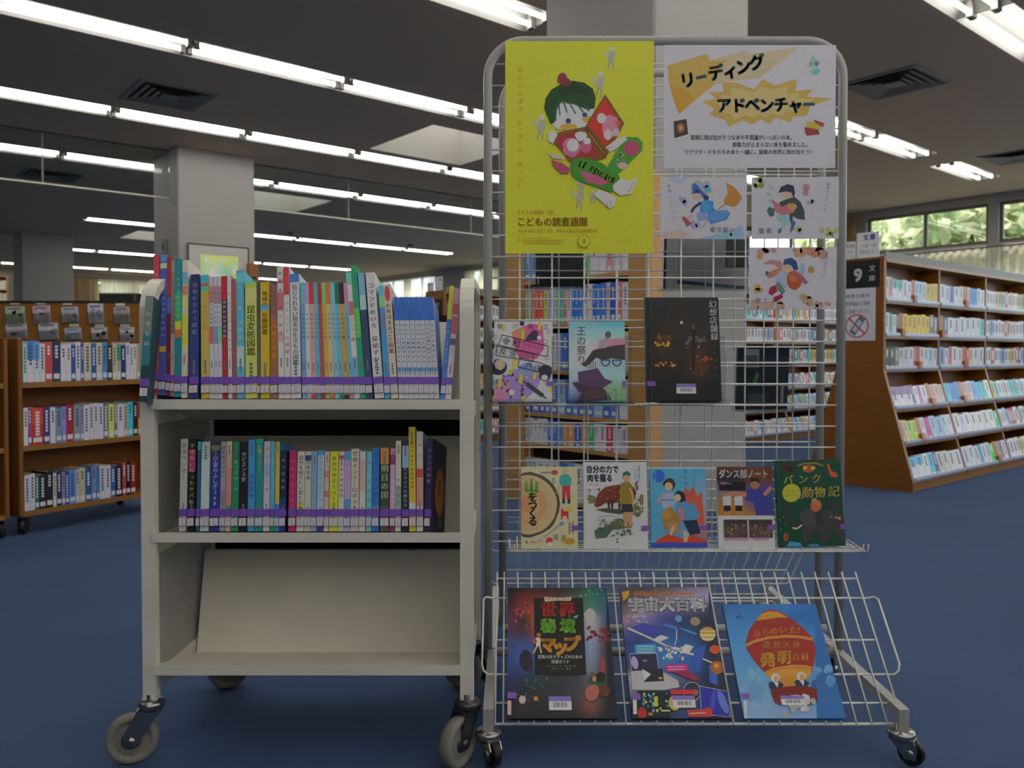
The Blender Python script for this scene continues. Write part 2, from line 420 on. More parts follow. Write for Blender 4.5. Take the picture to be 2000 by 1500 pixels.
for b0, b1 in WIN:
    nw += 1; window(nw, W(A1, b1), W(0, -1), b1 - b0, WZ)
# far wall (b = B1)
WINB = [(-8.3, -6.9), (-3.0, -1.4), (2.6, 3.3), (5.85, 6.75), (6.86, 8.3), (8.5, 9.9)]
wb = MB(); wh = [(a0, a1, 1.2, 2.95) for a0, a1 in WINB]
for ua, ub, va, vb in holes_panel(wh, A0, A1, 0, 4.0): wb.face([W(ua, B1, va), W(ub, B1, va), W(ub, B1, vb), W(ua, B1, vb)])
tag(wb.build('wall_back', PLASTER), kind='structure')
for a0, a1 in WINB:
    nw += 1; window(nw, W(a0, B1), W(1, 0), a1 - a0, [(1.2, 2.95)])
wf = MB(); wf.face([W(A0, B0), W(A1, B0), W(A1, B0, 4), W(A0, B0, 4)]); tag(wf.build('wall_front', PLASTER), kind='structure')
wl2 = MB(); wl2.face([W(A0, B0), W(A0, B1), W(A0, B1, 4), W(A0, B0, 4)]); tag(wl2.build('wall_left', PLASTER), kind='structure')
for nm, p, q in (('baseboard_right', (A1 - .015, B0), (A1 - .015, B1)), ('baseboard_back', (A0, B1 - .015), (A1, B1 - .015))):
    bb = MB(); bb.tube([W(*p, .04), W(*q, .04)], .04, sq=(.04, .012)); tag(bb.build(nm, DSTEEL), kind='structure')

# curtains inside the windows
def curtain(b0, b1, z0, z1, m, label, wall='a', amp=.035, per=.12, group=None):
    n = max(8, int((b1 - b0) / per) * 6); mb = MB(); vs = []
    for i in range(n + 1):
        u = b0 + (b1 - b0) * i / n; off = amp * math.sin(2 * PI * (u - b0) / per) * (.8 + .2 * math.sin(5 * u))
        for z in (z0, z1): vs.append(W(A1 - .14 - off, u, z) if wall == 'a' else W(u, B1 - .14 - off, z))
    mb.raw(vs, [(2 * i, 2 * i + 2, 2 * i + 3, 2 * i + 1) for i in range(n)], smooth=True)
    o = mb.build('curtain', m); tag(o, label, 'curtain', group)
    rl = MB()
    rl.tube([W(A1 - .14, b0, z1 + .015), W(A1 - .14, b1, z1 + .015)] if wall == 'a' else [W(b0, B1 - .14, z1 + .015), W(b1, B1 - .14, z1 + .015)], .014)
    rl.build('curtain_rail', GREY, o)
curtain(2.6, 6.35, .85, 2.36, SHEER, 'sheer pale curtain across the low windows above the wooden shelves with the number sign')
curtain(6.38, 6.72, .85, CZ - .1, DRAPE, 'narrow beige drape on the window pier behind the wooden shelf end', per=.1)
curtain(6.74, 10.4, .85, 2.36, SHEER, 'sheer curtain across the low windows seen through the wire grid')
curtain(15.2, 16.6, .85, CZ - .15, SHEER, 'sheer curtain on the bright window between the book cart and the wire rack')
curtain(17.9, 21.2, .85, CZ - .15, SHEER, 'pale pleated curtain on the far window above the row of blue books')
curtain(5.55, 5.85, 1.0, CZ - .15, DRAPE, 'beige drape at the edge of the far window beside the tall shelf', 'b')
curtain(5.2, 5.5, 1.0, CZ - .15, DRAPE, 'beige drape between the tall far shelf and the other drape', 'b')
curtain(5.9, 8.4, 1.1, CZ - .15, SHEER, 'yellowish sheer curtain across the windows of the farthest wall', 'b')

# trees outside the windows
lf = [sheer('leaf_green', (.27, .31, .15), .0), sheer('leaf_yellow', (.52, .50, .30), .0)]
BARK = mat('bark', A('#4b4037'), .9, scale=20, amt=.2, bump=.5)
def leafy(n, rx, ry, rz, seed):
    rr = random.Random(seed); mb = MB()
    for i in range(n):
        while True:
            p = Vector((rr.uniform(-1, 1), rr.uniform(-1, 1), rr.uniform(-1, 1)))
            if .25 < p.length < 1: break
        p = Vector((p.x * rx, p.y * ry, p.z * rz)); u = Vector((rr.gauss(0, 1), rr.gauss(0, 1), rr.gauss(0, 1))).normalized(); w = u.orthogonal().normalized(); s = rr.uniform(.10, .22)
        mb.face([p - u * s, p + w * s * .5, p + u * s, p - w * s * .5], mi=0 if rr.random() < .6 else 1)
    return mb.mesh('crown', lf)
CR = leafy(2400, 1.7, 1.7, 1.5, 3)
tm = MB(); tm.tube([(0, 0, -.2), (.05, 0, 1.2), (0, .06, 2.2), (.08, 0, 3.2)], .13).tube([(0, .06, 2.0), (.6, .3, 3.0)], .06).tube([(0, .06, 2.1), (-.5, -.3, 3.1)], .06)
TRM = tm.mesh('trunk', BARK)
for a, b, s, z, l in ((16.2, 5.9, 1.0, 2.7, 'green tree outside the upper window over the wooden shelves'), (17.6, 3.4, 1.1, 3.1, 'tree outside the last window over the wooden shelves, before a sunlit wall'), (16.5, 8.4, 1.0, 2.4, 'leafy tree outside the window seen through the wire grid'),
        (17, 16.2, 1.2, 2.2, 'tree outside the bright window between cart and rack'), (18, 20.6, 1.3, 2.3, 'tree outside the far pleated curtain'), (6.3, 28.5, 1.2, 2.2, 'yellowish tree outside the farthest wall'), (8.6, 29, 1.2, 2.4, 'second tree outside the farthest wall, nearer the corner')):
    t = thing('tree', l, 'tree', W(a, b, 0)); place('crown', CR, t, (0, 0, z), (0, 0, R.uniform(0, 6))).scale = (s, s, s); place('trunk', TRM, t)
gr = MB(); gr.face([W(A1 + .3, B0 - 8, -.05), W(A1 + 30, B0 - 8, -.05), W(A1 + 30, B1 + 30, -.05), W(A1 + .3, B1 + 30, -.05)]); gr.face([W(A0 - 5, B1 + .3, -.05), W(A1 + .3, B1 + .3, -.05), W(A1 + .3, B1 + 30, -.05), W(A0 - 5, B1 + 30, -.05)])
tag(gr.build('ground_outside', mat('garden_ground', (.12, .11, .07), .9, scale=2, amt=.3)), kind='structure')
hw = MB(); hw.box(0, 0, 0, 9, .15, 2.6)
for k in range(18): hw.box(.25 + k * .5, -.03, .1, .5 + k * .5, 0, 2.5)
o = tag(hw.build('boundary_fence', mat('pale_concrete', A('#c9c9c4'), .8, scale=5, amt=.05)), 'pale ribbed fence beyond the garden outside the last window', 'fence'); o.location = W(19.6, 4.6); o.rotation_euler = (0, 0, math.atan2(-sA, cA))

# ------------------------------------------------------------------ ceiling lamps, skylights, vents
tr = MB(); h = LH / 2; L2 = LW / 2
prof = [(-h, 0), (-h + .05, .10), (h - .05, .10), (h, 0)]
for (y0, z0), (y1, z1) in zip(prof, prof[1:]): tr.face([(-L2, y0, z0), (L2, y0, z0), (L2, y1, z1), (-L2, y1, z1)])
for x in (-L2, L2): tr.face([(x, *p) for p in prof])
TRO = tr.mesh('reflector', TROUGH)
TUB = MB().lathe([(.001, -.58), (.0155, -.58), (.0155, .58), (.001, .58)], 10, 'x').mesh('tube', LAMP)
SOC = MB().prism([(-.022, -.03), (.022, -.03), (.022, .02), (.012, .075), (-.012, .075), (-.022, .02)], -.018, .018).mesh('socket', GREY)
proto = thing('fluorescent_light', '', 'light'); place('reflector', TRO, proto)
for y in (-.075, .075):
    place('tube', TUB, proto, (0, y, .012))
    for x in (-.6, .6): place('socket', SOC, proto, (x, y, .012))
rowname = {k: ORD[11 - k] for k in range(12)}
cnt = {}
for i, (r, a, b) in enumerate(sorted(FIX, key=lambda t: (t[0], -t[1]))):
    o = proto if i == 0 else copy_tree(proto)
    cnt[r] = cnt.get(r, -1) + 1
    o.location = W(a, b, CZ); o.rotation_euler = (0, 0, ROOM)
    tag(o, 'twin-tube ceiling light, %s from the window wall, %s row from the far end' % (ORD[cnt[r]], rowname[r]), 'light', 'rows of fluorescent ceiling lights')
shm = MB(); q = SW / 2; DP = .42
c4 = [(-q, -q), (q, -q), (q, q), (-q, q)]
for i in range(4): (x0, y0), (x1, y1) = c4[i], c4[(i + 1) % 4]; shm.face([(x0, y0, 0), (x1, y1, 0), (x1, y1, DP), (x0, y0, DP)])
SHM = shm.mesh('shaft', mat('skylight_shaft', A('#d9d6cc'), .85, scale=40, amt=.02)); df = MB().box(-q, -q, DP, q, q, DP + .02).mesh('diffuser', DIFF)
skl = ['square skylight opening between two light rows beside the wire rack top', 'square skylight opening behind the hanging glass strip beside the pillar', 'farthest square skylight opening, beside the shaded face of the pillar']
for (a, b), l in zip(SKY, skl):
    nw += 1; o = thing('window_%d' % nw, l, None, W(a, b, CZ), None, (0, 0, ROOM)); o['kind'] = 'structure'; place('shaft', SHM, o); place('diffuser', df, o)
VENT = mat('vent_paint', A('#8d8b84'), .6, scale=40, amt=.04)
def ring(mb, r0, r1, z0, z1):
    for i in range(4):
        c, d = [(-1, -1), (1, -1), (1, 1), (-1, 1)][i], [(-1, -1), (1, -1), (1, 1), (-1, 1)][(i + 1) % 4]
        mb.face([(c[0] * r0, c[1] * r0, z0), (d[0] * r0, d[1] * r0, z0), (d[0] * r1, d[1] * r1, z1), (c[0] * r1, c[1] * r1, z1)])
fm = MB(); ring(fm, .31, .33, -.012, 0); ring(fm, .31, .27, -.012, -.004); FMM = fm.mesh('frame', VENT)
SLM = []
for r in (.25, .19, .13):
    m_ = MB(); ring(m_, r, r - .045, -.018, -.002); SLM.append(m_.mesh('louvre', VENT))
core = MB().box(-.27, -.27, -.0015, .27, .27, -.0005).mesh('duct', mat('duct_dark', A('#6a6862'), .8)); mid = MB().box(-.07, -.07, -.016, .07, .07, -.008).mesh('centre_plate', VENT)
for a, b, l in ((2.31, 7.37, 'square ceiling vent between the two nearest light rows above the book cart'), (6.78, 3.18, 'square ceiling vent beside the top corner of the wire rack'), (10.35, 3.44, 'square ceiling vent close to the window wall'), (2.2, 11.6, 'faint square ceiling vent in the dark part beyond the hanging glass')):
    o = thing('ceiling_vent', l, 'vent', W(a, b, CZ), 'square ceiling vents', (0, 0, ROOM))
    place('frame', FMM, o); place('duct', core, o); place('centre_plate', mid, o)
    for s_ in SLM: place('louvre', s_, o)
for a, b, l in ((6.6, 14.2, 'small round smoke detector on the ceiling beyond the hanging glass'), (9.2, 14.2, 'second small smoke detector on the ceiling, nearer the windows')):
    o = MB().lathe([(.001, -.05), (.035, -.05), (.06, -.02), (.065, 0)], 16).build('smoke_detector', GREY); o.location = W(a, b, CZ); tag(o, l, 'detector')

# ------------------------------------------------------------------ pillars and what hangs on them
def pillar(a, b, s=.85, nm='pillar'):
    mb = MB(); e = .012
    p = [(0, e), (e, 0), (s - e, 0), (s, e), (s, s - e), (s - e, s), (e, s), (0, s - e)]
    mb.prism([W(a + x, b + y)[:2] for x, y in p], 0, CZ, axis='z')
    return tag(mb.build(nm, PLASTER), kind='structure')
pillar(2.93, 9.07); pillar(3.36, 2.84); pillar(2.75, 17.08)
# glass smoke screens hanging from the ceiling on both sides of the pillar
def screen(a0, a1, b, label, seams):
    o = thing('glass_smoke_screen', label, 'glass screen', W(a0, b, CZ - .53), None, (0, 0, ROOM)); L = a1 - a0
    xs = [0, *seams, L]
    for x0, x1 in zip(xs, xs[1:]): MB().box(x0 + .004, -.003, .012, x1 - .004, .003, .53).build('glass_pane', SMOKE, o)
    MB().box(0, -.011, 0, L, .011, .016).build('bottom_rail', mat('rail_metal', A('#c2bba8'), .45, .3), o)
    MB().box(0, -.012, .516, L, .012, .53).build('top_rail', DSTEEL, o)
    for x in seams: MB().box(x - .006, -.006, .012, x + .006, .006, .52).build('joint_strip', mat('joint_seal', A('#8a8a86'), .6), o)
screen(3.78, 12.45, 9.35, 'long hanging glass strip with thin bottom rail from pillar to window wall', [1.35, 3.3, 5.3, 7.2])
screen(-8.9, 2.93, 9.35, 'hanging glass strip with thin bottom rail on the dark side of the pillar', [2, 4.2, 6.4, 8.6, 10.6])
# notice board on the lit pillar face (b = 9.07)
def on_pillar(px, py):
    u = (px - 1000) / F; Y = 9.07 / (cA * 0 + sA - cA * u) if False else 9.07 / (sA - cA * u)
    v = at(px, py, Y); return v
p0, p1 = on_pillar(365, 474), on_pillar(485, 585)
wN = (Vector((p1.x, p1.y)) - Vector((p0.x, p0.y))).length
o = thing('notice_board', 'grey notice board with black edge and green poster on the pillar', 'notice board', (p0.x, p0.y, p1.z - .45), None, (0, 0, ROOM)); HN = p0.z - p1.z + .45
MB().box(0, -.02, 0, wN, -.006, HN).build('backing', mat('board_grey', A('#b9b4ad'), .6), o)
fb = MB(); e = .012
fb.box(0, -.026, 0, e, -.02, HN); fb.box(wN - e, -.026, 0, wN, -.02, HN); fb.box(e, -.026, HN - e, wN - e, -.02, HN); fb.box(e, -.026, 0, wN - e, -.02, e); fb.build('frame', BLACK, o)
pr = Print(0, 0, 100, 120, wN * .62, HN * .56); pr.rect(0, 0, 100, 120, '#8a9a86'); pr.grid(['#7c9450 #8a9a44 #94983c #86984c', '#6c8c5c #7c8c80 #5c8468 #849458', '#789070 #7c8488 #7c888a #78906a', '#6a8a68 #80888a #6c8480 #769468'])
pr.specks(26, 5, 5, 95, 115, 3, 9, '#6f9a80 #a0a850 #5f8a86 #9a9aa0')
po = pr.build('poster', PR, o); po.location = (wN * .2, -.0215, HN * .33)
v = on_pillar(491, 536); o = MB().bbox(-.06, -.07, 0, .06, -.002, .24).build('wooden_box', WOOD); o.location = (v.x, v.y, v.z - .12); o.rotation_euler = (0, 0, ROOM); tag(o, 'small brown wooden box fixed at the pillar corner', 'box'); MB().box(-.03, -.074, .06, .03, -.07, .09).build('slot', BLACK, o)
u = (326 - 1000) / F; Y = 2.93 / (sA * u + cA); v = at(326, 483, Y)
o = MB().bbox(-.05, -.03, -.09, .05, 0, .09).build('wall_switch', GREY); o.location = W(2.928, -cA * v.x + sA * v.y, v.z); o.rotation_euler = (0, 0, ROOM - PI / 2); tag(o, 'small grey switch box on the shaded side of the pillar', 'switch'); MB().box(-.02, -.035, -.03, .02, -.03, .03).build('rocker', BLACK, o)

# ================================================================== white book cart
XL, XR, YF, YB = -.8066, -.0890, 1.78, 2.19
cart = thing('book_cart', 'white steel three-tier book cart on casters, full of picture books', 'book cart', ((XL + XR) / 2, YF, 0))
def on(par, mb, name, m, parent=None):
    o = mb.build(name, m, parent or par); o.location = -par.location if parent is None else (0, 0, 0); return o
for x in (XL, XR - .02):
    mb = MB(); r = .075; zt = 1.06
    pts = [(x + .01, YF + .015, .137)] + [(x + .01, YF + .015 + r - r * math.cos(t), zt - r + r * math.sin(t)) for t in [PI / 2 * k / 8 for k in range(9)]] + \
          [(x + .01, YB - .015 - r + r * math.sin(t), zt - r + r * math.cos(t)) for t in [PI / 2 * k / 8 for k in range(9)]] + [(x + .01, YB - .015, .137)]
    mb.tube(pts, 0, sq=(.015, .010))
    for z in (.165, .47, .76): mb.box(x + .004, YF + .03, z - .018, x + .016, YB - .03, z + .018)
    sf = on(cart, mb, 'side_frame', WHITE)
    MB().box(x + .008, YF + .03, .18, x + .011, YB - .03, 1.045).build('perforated_sheet', PERF, sf)
TIL = rad(14); shelf_z = (.80, .509, .2165)
for z in shelf_z:
    ct, st = math.cos(TIL), math.sin(TIL); D = .255; H = .248; x0, x1 = XL + .021, XR - .021
    def q(u, w): return (YF + u * ct + w * st, z - u * st + w * ct)
    mb = MB(); mb.prism([q(0, 0), q(D, 0), q(D, -.003), q(.012, -.003), (YF + .012, z - .020), (YF, z - .022)], x0, x1)
    on(cart, mb, 'shelf', WHITE)
    mb = MB(); mb.prism([q(D - .002, 0), q(D - .002, H), q(D + .016, H + .004), q(D + .016, H - .012), q(D + .002, H - .006), q(D + .002, 0)], x0, x1)
    on(cart, mb, 'back_panel', WHITE)
on(cart, MB().box(XL + .022, YB - .035, .16, XR - .022, YB - .03, 1.0), 'rear_panel', DARKB)
def caster(par, x, y, ztop, rw, wid, yaw, trail, rub, met, name='caster'):
    """swivel caster hanging from (x, y, ztop); wheel of radius rw trails towards yaw"""
    c = place(name, MB().lathe([(.001, ztop + .012), (.012, ztop + .012), (.012, ztop - .002), (.026, ztop - .002), (.030, ztop - .009), (.026, ztop - .016), (.024, ztop - .022), (.001, ztop - .022)], 20).mesh(name, met), par)
    c.location = Vector((x, y, 0)) - par.location; c.rotation_euler = (0, 0, yaw)
    w2 = wid / 2
    wm = MB().lathe([(rw * .38, -w2 * .8), (rw * .45, -w2 * .8), (rw * .62, -w2 * .55), (rw * .70, -w2 * .55), (rw * .78, -w2), (rw * .93, -w2 * .95), (rw, -w2 * .45), (rw, w2 * .45), (rw * .93, w2 * .95), (rw * .78, w2), (rw * .70, w2 * .55), (rw * .62, w2 * .55), (rw * .45, w2 * .8), (rw * .38, w2 * .8)], 32, 'y')
    w = wm.build('wheel', rub, c); w.location = (trail, 0, rw)
    MB().lathe([(.001, -w2 - .010), (.009, -w2 - .010), (.010, -w2 - .004), (rw * .40, -w2 * .75), (rw * .40, w2 * .75), (.010, w2 + .004), (.009, w2 + .010), (.001, w2 + .010)], 20, 'y').build('hub', met, w)
    fk = MB()
    for sg in (-1, 1):
        y0, y1 = sorted((sg * (w2 + .003), sg * (w2 + .006)))
        pr_ = [(-.024, ztop - .018), (.028, ztop - .018), (trail + .016, rw + .012), (trail + .012, rw - .012), (trail - .010, rw - .012)]
        fk.prism(pr_, y0, y1, axis='y')
    fk.box(-.024, -w2 - .006, ztop - .021, .028, w2 + .006, ztop - .017)
    fk.build('fork', met, c)
    return c
caster(cart, XL + .010, YF + .015, .137, .0545, .030, rad(196), .040, RUBG, STEEL)
caster(cart, XR - .010, YF + .015, .137, .0545, .030, rad(238), .035, RUBG, DSTEEL)
caster(cart, XL + .010, YB - .015, .137, .0545, .030, rad(20), .036, RUBG, DSTEEL)
caster(cart, XR - .010, YB - .015, .137, .0545, .030, rad(160), .036, RUBG, DSTEEL)

# ------------------------------------------------------------------ books
PURPLE = '#4e337a'
PAGE = A('#cfc4a4')
def book(name, label, w, h, d, col, group, fancy=None, kind='book', page_gap=.004):
    """spine at y = 0 facing -y; thickness along x from 0 to w"""
    o = thing(name, label, kind, group=group); t = min(.002, w * .2); mb = MB(); e = min(.0012, w * .12)
    pts = [(0, d), (0, e), (e, 0), (w - e, 0), (w, e), (w, d), (w - t, d), (w - t, t), (t, t), (t, d)]
    n = len(pts)
    mb.raw([(x, y, 0) for x, y in pts] + [(x, y, h) for x, y in pts], [(i, (i + 1) % n, n + (i + 1) % n, n + i) for i in range(n)] +
           [(0, 9, 8, 1), (8, 7, 2, 1), (7, 4, 3, 2), (7, 6, 5, 4), (n + 1, n + 8, n + 9, n), (n + 1, n + 2, n + 7, n + 8), (n + 2, n + 3, n + 4, n + 7), (n + 4, n + 5, n + 6, n + 7)], col)
    mb.build('cover', PR, o)
    MB().box(t, t, page_gap, w - t, d - .004, h - page_gap, PAGE).build('pages', PRM, o)
    return o
def spine(o, w, h, base, bands, title, tcol, t0, t1, size, sub=None, extra=None):
    p = Print(0, 0, 100, 100, w, h); p.sx = w / 100; p.sy = h / 100
    asp = h / w       # work in units of 1% of width / height
    p.rect(1, 0, 99, 100, base)
    for f0, f1, c in bands: p.rect(2, f0 * 100, 98, f1 * 100, c)
    if extra: extra(p)
    if title:
        n = len(title); st = (t1 - t0) * 100 / n; p.n += 1; c = C(tcol); sz = min(size * w, st / 100 * h * 1.02)
        for i, ch in enumerate(title):
            if ch == ' ': continue
            v, f = glyph(ch, 0); cx, cz = w / 2, h * (1 - t0) - (i + .5) * st / 100 * h
            ro = ch in 'ー〜'
            for dx, dy in shifts(.016): p.raw([(cx + ((gy + dy) if ro else (gx + dx)) * sz, -p.n * p.STEP, cz + (-(gx + dx) if ro else (gy + dy)) * sz) for gx, gy in v], f, c)
    if sub:
        for f0, c in sub:
            p.n += 1
            for k in range(5): p.face([(w * .36, -p.n * p.STEP, h * (1 - f0) - k * w * .34 - w * .26), (w * .64, -p.n * p.STEP, h * (1 - f0) - k * w * .34 - w * .26), (w * .64, -p.n * p.STEP, h * (1 - f0) - k * w * .34), (w * .36, -p.n * p.STEP, h * (1 - f0) - k * w * .34)], C(c))
    if p.f:
        q = p.build('spine_print', PR, o); q.location = (0, -.0002, 0)
def library_labels(o, w, z_band=(.032, .048), z_lab=(.011, .029), band=PURPLE):
    e = .0007
    MB().box(-.0004, -.0012, z_band[0], w + .0004, .010, z_band[1], C(band)).build('genre_band', PR, o)
    p = Print(0, 0, 100, 100, w * .92, z_lab[1] - z_lab[0]); p.rect(0, 0, 100, 100, '#77757a'); p.rect(0, 0, 100, 5, '#6a3038'); p.rect(0, 95, 100, 100, '#6a3038')
    if w > .006:
        for yy in (22, 48, 72):
            p.rect(34, yy, 66, yy + 7, '#55525a')
    q = p.build('call_number_label', PR, o); q.location = (w * .04, -.0042, z_lab[0])
PXM = 1600 / 1.80
def height_for(py, z0, s, c):
    k = (750 - SHIFT - py) / F - .021
    return (k * (YF + .006) + (CAMZ - z0)) / (c - s * k)
ct, st = math.cos(TIL), math.sin(TIL)
def cart_book(i, n, row, x0, x1, top, lean, col, bands, title, tcol, t0, t1, size, look, nb, d=.17, sub=None, lift=0, extra=None, yaw=0):
    z0 = shelf_z[row] + .001 + lift; y0 = YF + .006
    w = (x1 - x0) / 1600 * y0 * .975; X = (x0 - 1000) / 1600 * y0; h = height_for(top, z0, st, ct)
    lab = '%s between %s and %s, %s' % (look, nb[0], nb[1], ("cart's top shelf" if row == 0 else "cart's middle shelf")) if nb[0] and nb[1] else look
    if 'series book from' in look: lab = look + " of the blue set, cart's top shelf"
    if len(lab.replace(',', '').split()) > 16: lab = '%s beside %s, %s' % (look.replace(' with red title and teal head', ' with teal head'), nb[0] if nb[0].startswith('the') else 'the %s one' % nb[0], "cart's top shelf" if row == 0 else "cart's middle shelf")
    lean = lean - (1000 - x0) * h * st / (y0 + h * st)
    o = book('book', lab, w, h, d, C(col), 'books on the %s shelf of the white cart' % ('top' if row == 0 else 'middle'))
    spine(o, w, h, col, bands, title, tcol, t0, t1, size, sub, extra)
    library_labels(o, w)
    o.location = (X, y0, z0); o.rotation_euler = (-TIL, math.atan2(lean, 230), yaw)
    return o
# x0, x1, top, lean, colour, bands, title, title colour, from, to, size, look, (short look)
Wt = '#77757c'
T1 = [
 (297.7, 309.3, 498, 8, '#8a2f44', [(0, .06, '#9a2a38')], 'マンガでわかる日本の歴史事典', '#a08a50', .12, .8, .6, 'tall pink book', 'pink'),
 (309.5, 323.8, 498, 9, '#2f3f7c', [(0, .05, '#3a6a9c'), (.06, .1, '#8a8a68'), (.66, .7, '#9a7a30')], 'ミッションでたんけん', '#8a8a84', .16, .6, .62, 'tall royal blue book', 'royal blue'),
 (324, 331.8, 501, 8, '#5c1620', [(0, .28, '#7a1a24'), (.3, .42, '#3a4a78'), (.85, .9, '#6a1820')], '', Wt, 0, 0, 0, 'dark red book', 'dark red'),
 (332, 340.2, 508, 7, '#55504c', [(0, .1, '#5e5a54'), (.55, .9, '#6a6462')], 'ファーブル先生の昆虫', '#2c2a28', .18, .55, .7, 'grey book', 'grey'),
 (340.4, 353.6, 506, 7, '#126068', [(.25, .46, '#1e7a58'), (.46, .52, '#a89a20'), (.52, .58, '#9a5030')], 'アマゾンのふしぎ', '#a8982c', .08, .44, .55, 'teal book, yellow title', 'teal'),
 (353.8, 365, 508, 7, '#7c7a72', [(0, .07, '#8a8a78'), (.09, .18, '#4a78a0'), (.19, .26, '#a05a48'), (.27, .36, '#9a9a50'), (.4, .63, '#a89c1c'), (.63, .68, '#a8a070')], '', Wt, 0, 0, 0, 'white book with yellow lower band', 'yellow-banded'),
 (369, 387, 536, 5, '#1a2650', [(.0, .06, '#16224a'), (.45, .98, '#202c5a')], '深海のひみつ図鑑', '#5a6078', .06, .5, .6, 'navy book', 'navy'),
 (392.7, 409.5, 537, 1, '#8a7a34', [(0, .07, '#2a8490'), (.07, .095, '#9a3a40'), (.095, .13, '#2c8a70')], 'プププのことば', '#a04a2a', .16, .46, .55, 'mustard book with striped head', 'mustard'),
 (409.7, 418.5, 540, 0, '#76747a', [(.08, .22, '#8a5a5a'), (.42, .56, '#98484a')], 'はじめてのおはなし', '#3c3a44', .12, .44, .8, 'thin white book, red foot print', 'red-footed white'),
 (418.7, 426.2, 540, 0, '#78767e', [(.08, .22, '#7a5a66'), (.42, .56, '#4a6a9c')], 'はじめてのかがく', '#3c3a44', .12, .44, .8, 'thin white book, blue foot print', 'blue-footed white'),
 (426.4, 434, 540, 0, '#77767a', [(.08, .22, '#7c5664'), (.42, .56, '#5a8a66')], 'はじめてのしぜん', '#3c3a44', .12, .44, .8, 'thin white book, green foot print', 'green-footed white'),
 (434.2, 445.3, 539, 0, '#7a1c26', [(0, .2, '#8a1a24'), (.2, .5, '#2a2440'), (.24, .5, '#3c2030')], '世界のなぞ大百科', '#9a94a0', .2, .52, .62, 'dark red book with black middle', 'red-black'),
 (445.5, 453.2, 537, 0, '#8a8084', [(0, .1, '#9a9a9a')], 'やさしい科学あそび', '#4a4458', .12, .8, .7, 'pinkish white book', 'pinkish white'),
 (453.4, 462.4, 545, 0, '#6e3a3c', [(0, .3, '#7c3c3e')], '', Wt, 0, 0, 0, 'brownish pink book', 'brown-pink'),
 (462.6, 478, 528, 1, '#3a7ca0', [(.02, .1, '#4a90b4'), (.60, .76, '#78a0b0')], 'スゴイ魚 大図鑑', '#8ab0bc', .1, .56, .62, 'sky blue book', 'sky blue'),
 (479, 502.5, 553, 0, '#8aa03c', [(.05, .18, '#96a058'), (.0, .04, '#7c9a30')], '昆虫変態図鑑', '#23241c', .2, .64, .82, 'lime green book, black title', 'lime green'),
 (503, 508.5, 551, 0, '#3c3d48', [(0, .3, '#343440')], '', Wt, 0, 0, 0, 'very thin dark book', 'thin dark'),
 (509, 527, 551, 0, '#9a7c10', [(.2, .25, '#4a78a8')], '地球の 危機図鑑', '#23220e', .08, .46, .72, 'yellow book, black title', 'yellow'),
 (528, 543, 555, 0, '#6a4a3a', [(.0, .28, '#604038'), (.33, .8, '#78481c')], '人体の冒険', '#a06a20', .34, .66, .7, 'brown book', 'brown'),
 (544, 556, 521, 0, '#827e84', [(.09, .13, '#84626a'), (.20, .34, '#8a4a52'), (.5, .58, '#9a7076')], '図書館 なぞ解き', '#6a2a34', .02, .55, .6, 'tall white book, red title', 'red-titled white'),
 (556.5, 568, 521, 0, '#86828a', [(0, .22, '#a02a30')], 'アスリートの図鑑', '#b04048', .26, .68, .75, 'tall white book with red head', 'red-headed'),
 (568.8, 588.3, 535, -1, '#7a7a80', [(0, .07, '#2c5a98')], '信じられない現実の生きもの図鑑', '#20263a', .09, .74, .62, 'white book with blue head', 'blue-headed'),
]
setc = [('#46829a', '#4a6ea0', 'blue and pale blue'), ('#7a6a9a', '#9a8a80', 'lilac and cream'), ('#94222c', '#9a6a6a', 'red and salmon'), ('#2c7c80', '#3c80a8', 'teal and blue'), ('#80202a', '#7a3c40', 'dark red'), ('#5a8a4a', '#a07a24', 'green and amber'), ('#a85224', '#8a7a64', 'orange and tan'), ('#4c8ab4', '#5886b0', 'clear blue'), ('#1c5038', '#4a7ca8', 'dark green and blue'), ('#1f1c28', '#8a7030', 'black and gold'), ('#9a5a74', '#4a7ca4', 'pink and blue')]
sx = [590.7, 599.8, 608.4, 619, 627, 636, 644.4, 654.7, 663.8, 672.4, 683.5, 692]
for i, (c0, c1, nm) in enumerate(setc):
    T1.append((sx[i], sx[i + 1] - .2, 551.5, -4 - i * .9, c1, [(0, .19, c0), (.97, 1, c0)], 'おはなしの国' if i % 3 else 'ものがたり館', '#3c3a50' if i != 9 else '#20180c', .26, .5, .6, 'thin %s series book' % nm, nm))
T1 += [
 (692.2, 703.5, 531, -15, '#86828a', [(0, .1, '#4a8a7c'), (.17, .24, '#7a8a84'), (.24, .35, '#a0484c'), (.68, .9, '#4a7aa4')], 'どうぶつ園', '#a03a40', .36, .56, .75, 'white book with red title and teal head', 'teal-headed'),
 (703.7, 715.3, 517, -15, '#117050', [(.33, .55, '#2c8a44')], 'ほんとのせかい', '#b0a820', .33, .56, .6, 'tall green book, yellow title', 'tall green'),
 (715.5, 729, 533, -15, '#20324a', [(0, .3, '#54789c'), (.18, .3, '#6e8ea6')], '', Wt, 0, 0, 0, 'navy book with pale blue head', 'navy-blue'),
 (731.5, 750.4, 532, -16, '#827f86', [], 'コマンドめいろ 探偵ずかん', '#1f2a3c', .08, .78, .66, 'wide white book, many-coloured title', 'wide white'),
 (751.7, 763.2, 557, -14, '#2c6a94', [(0, .1, '#3c84a4'), (.1, .2, '#5a8a60'), (.25, .4, '#4a5a80')], '', Wt, 0, 0, 0, 'blue book with green patch', 'green-patched'),
 (764, 778.2, 554, -16, '#8a7c70', [(0, .02, '#94877c')], 'お寿司まるごと図鑑', '#33261f', .17, .62, .75, 'cream book with red oval', 'cream'),
]
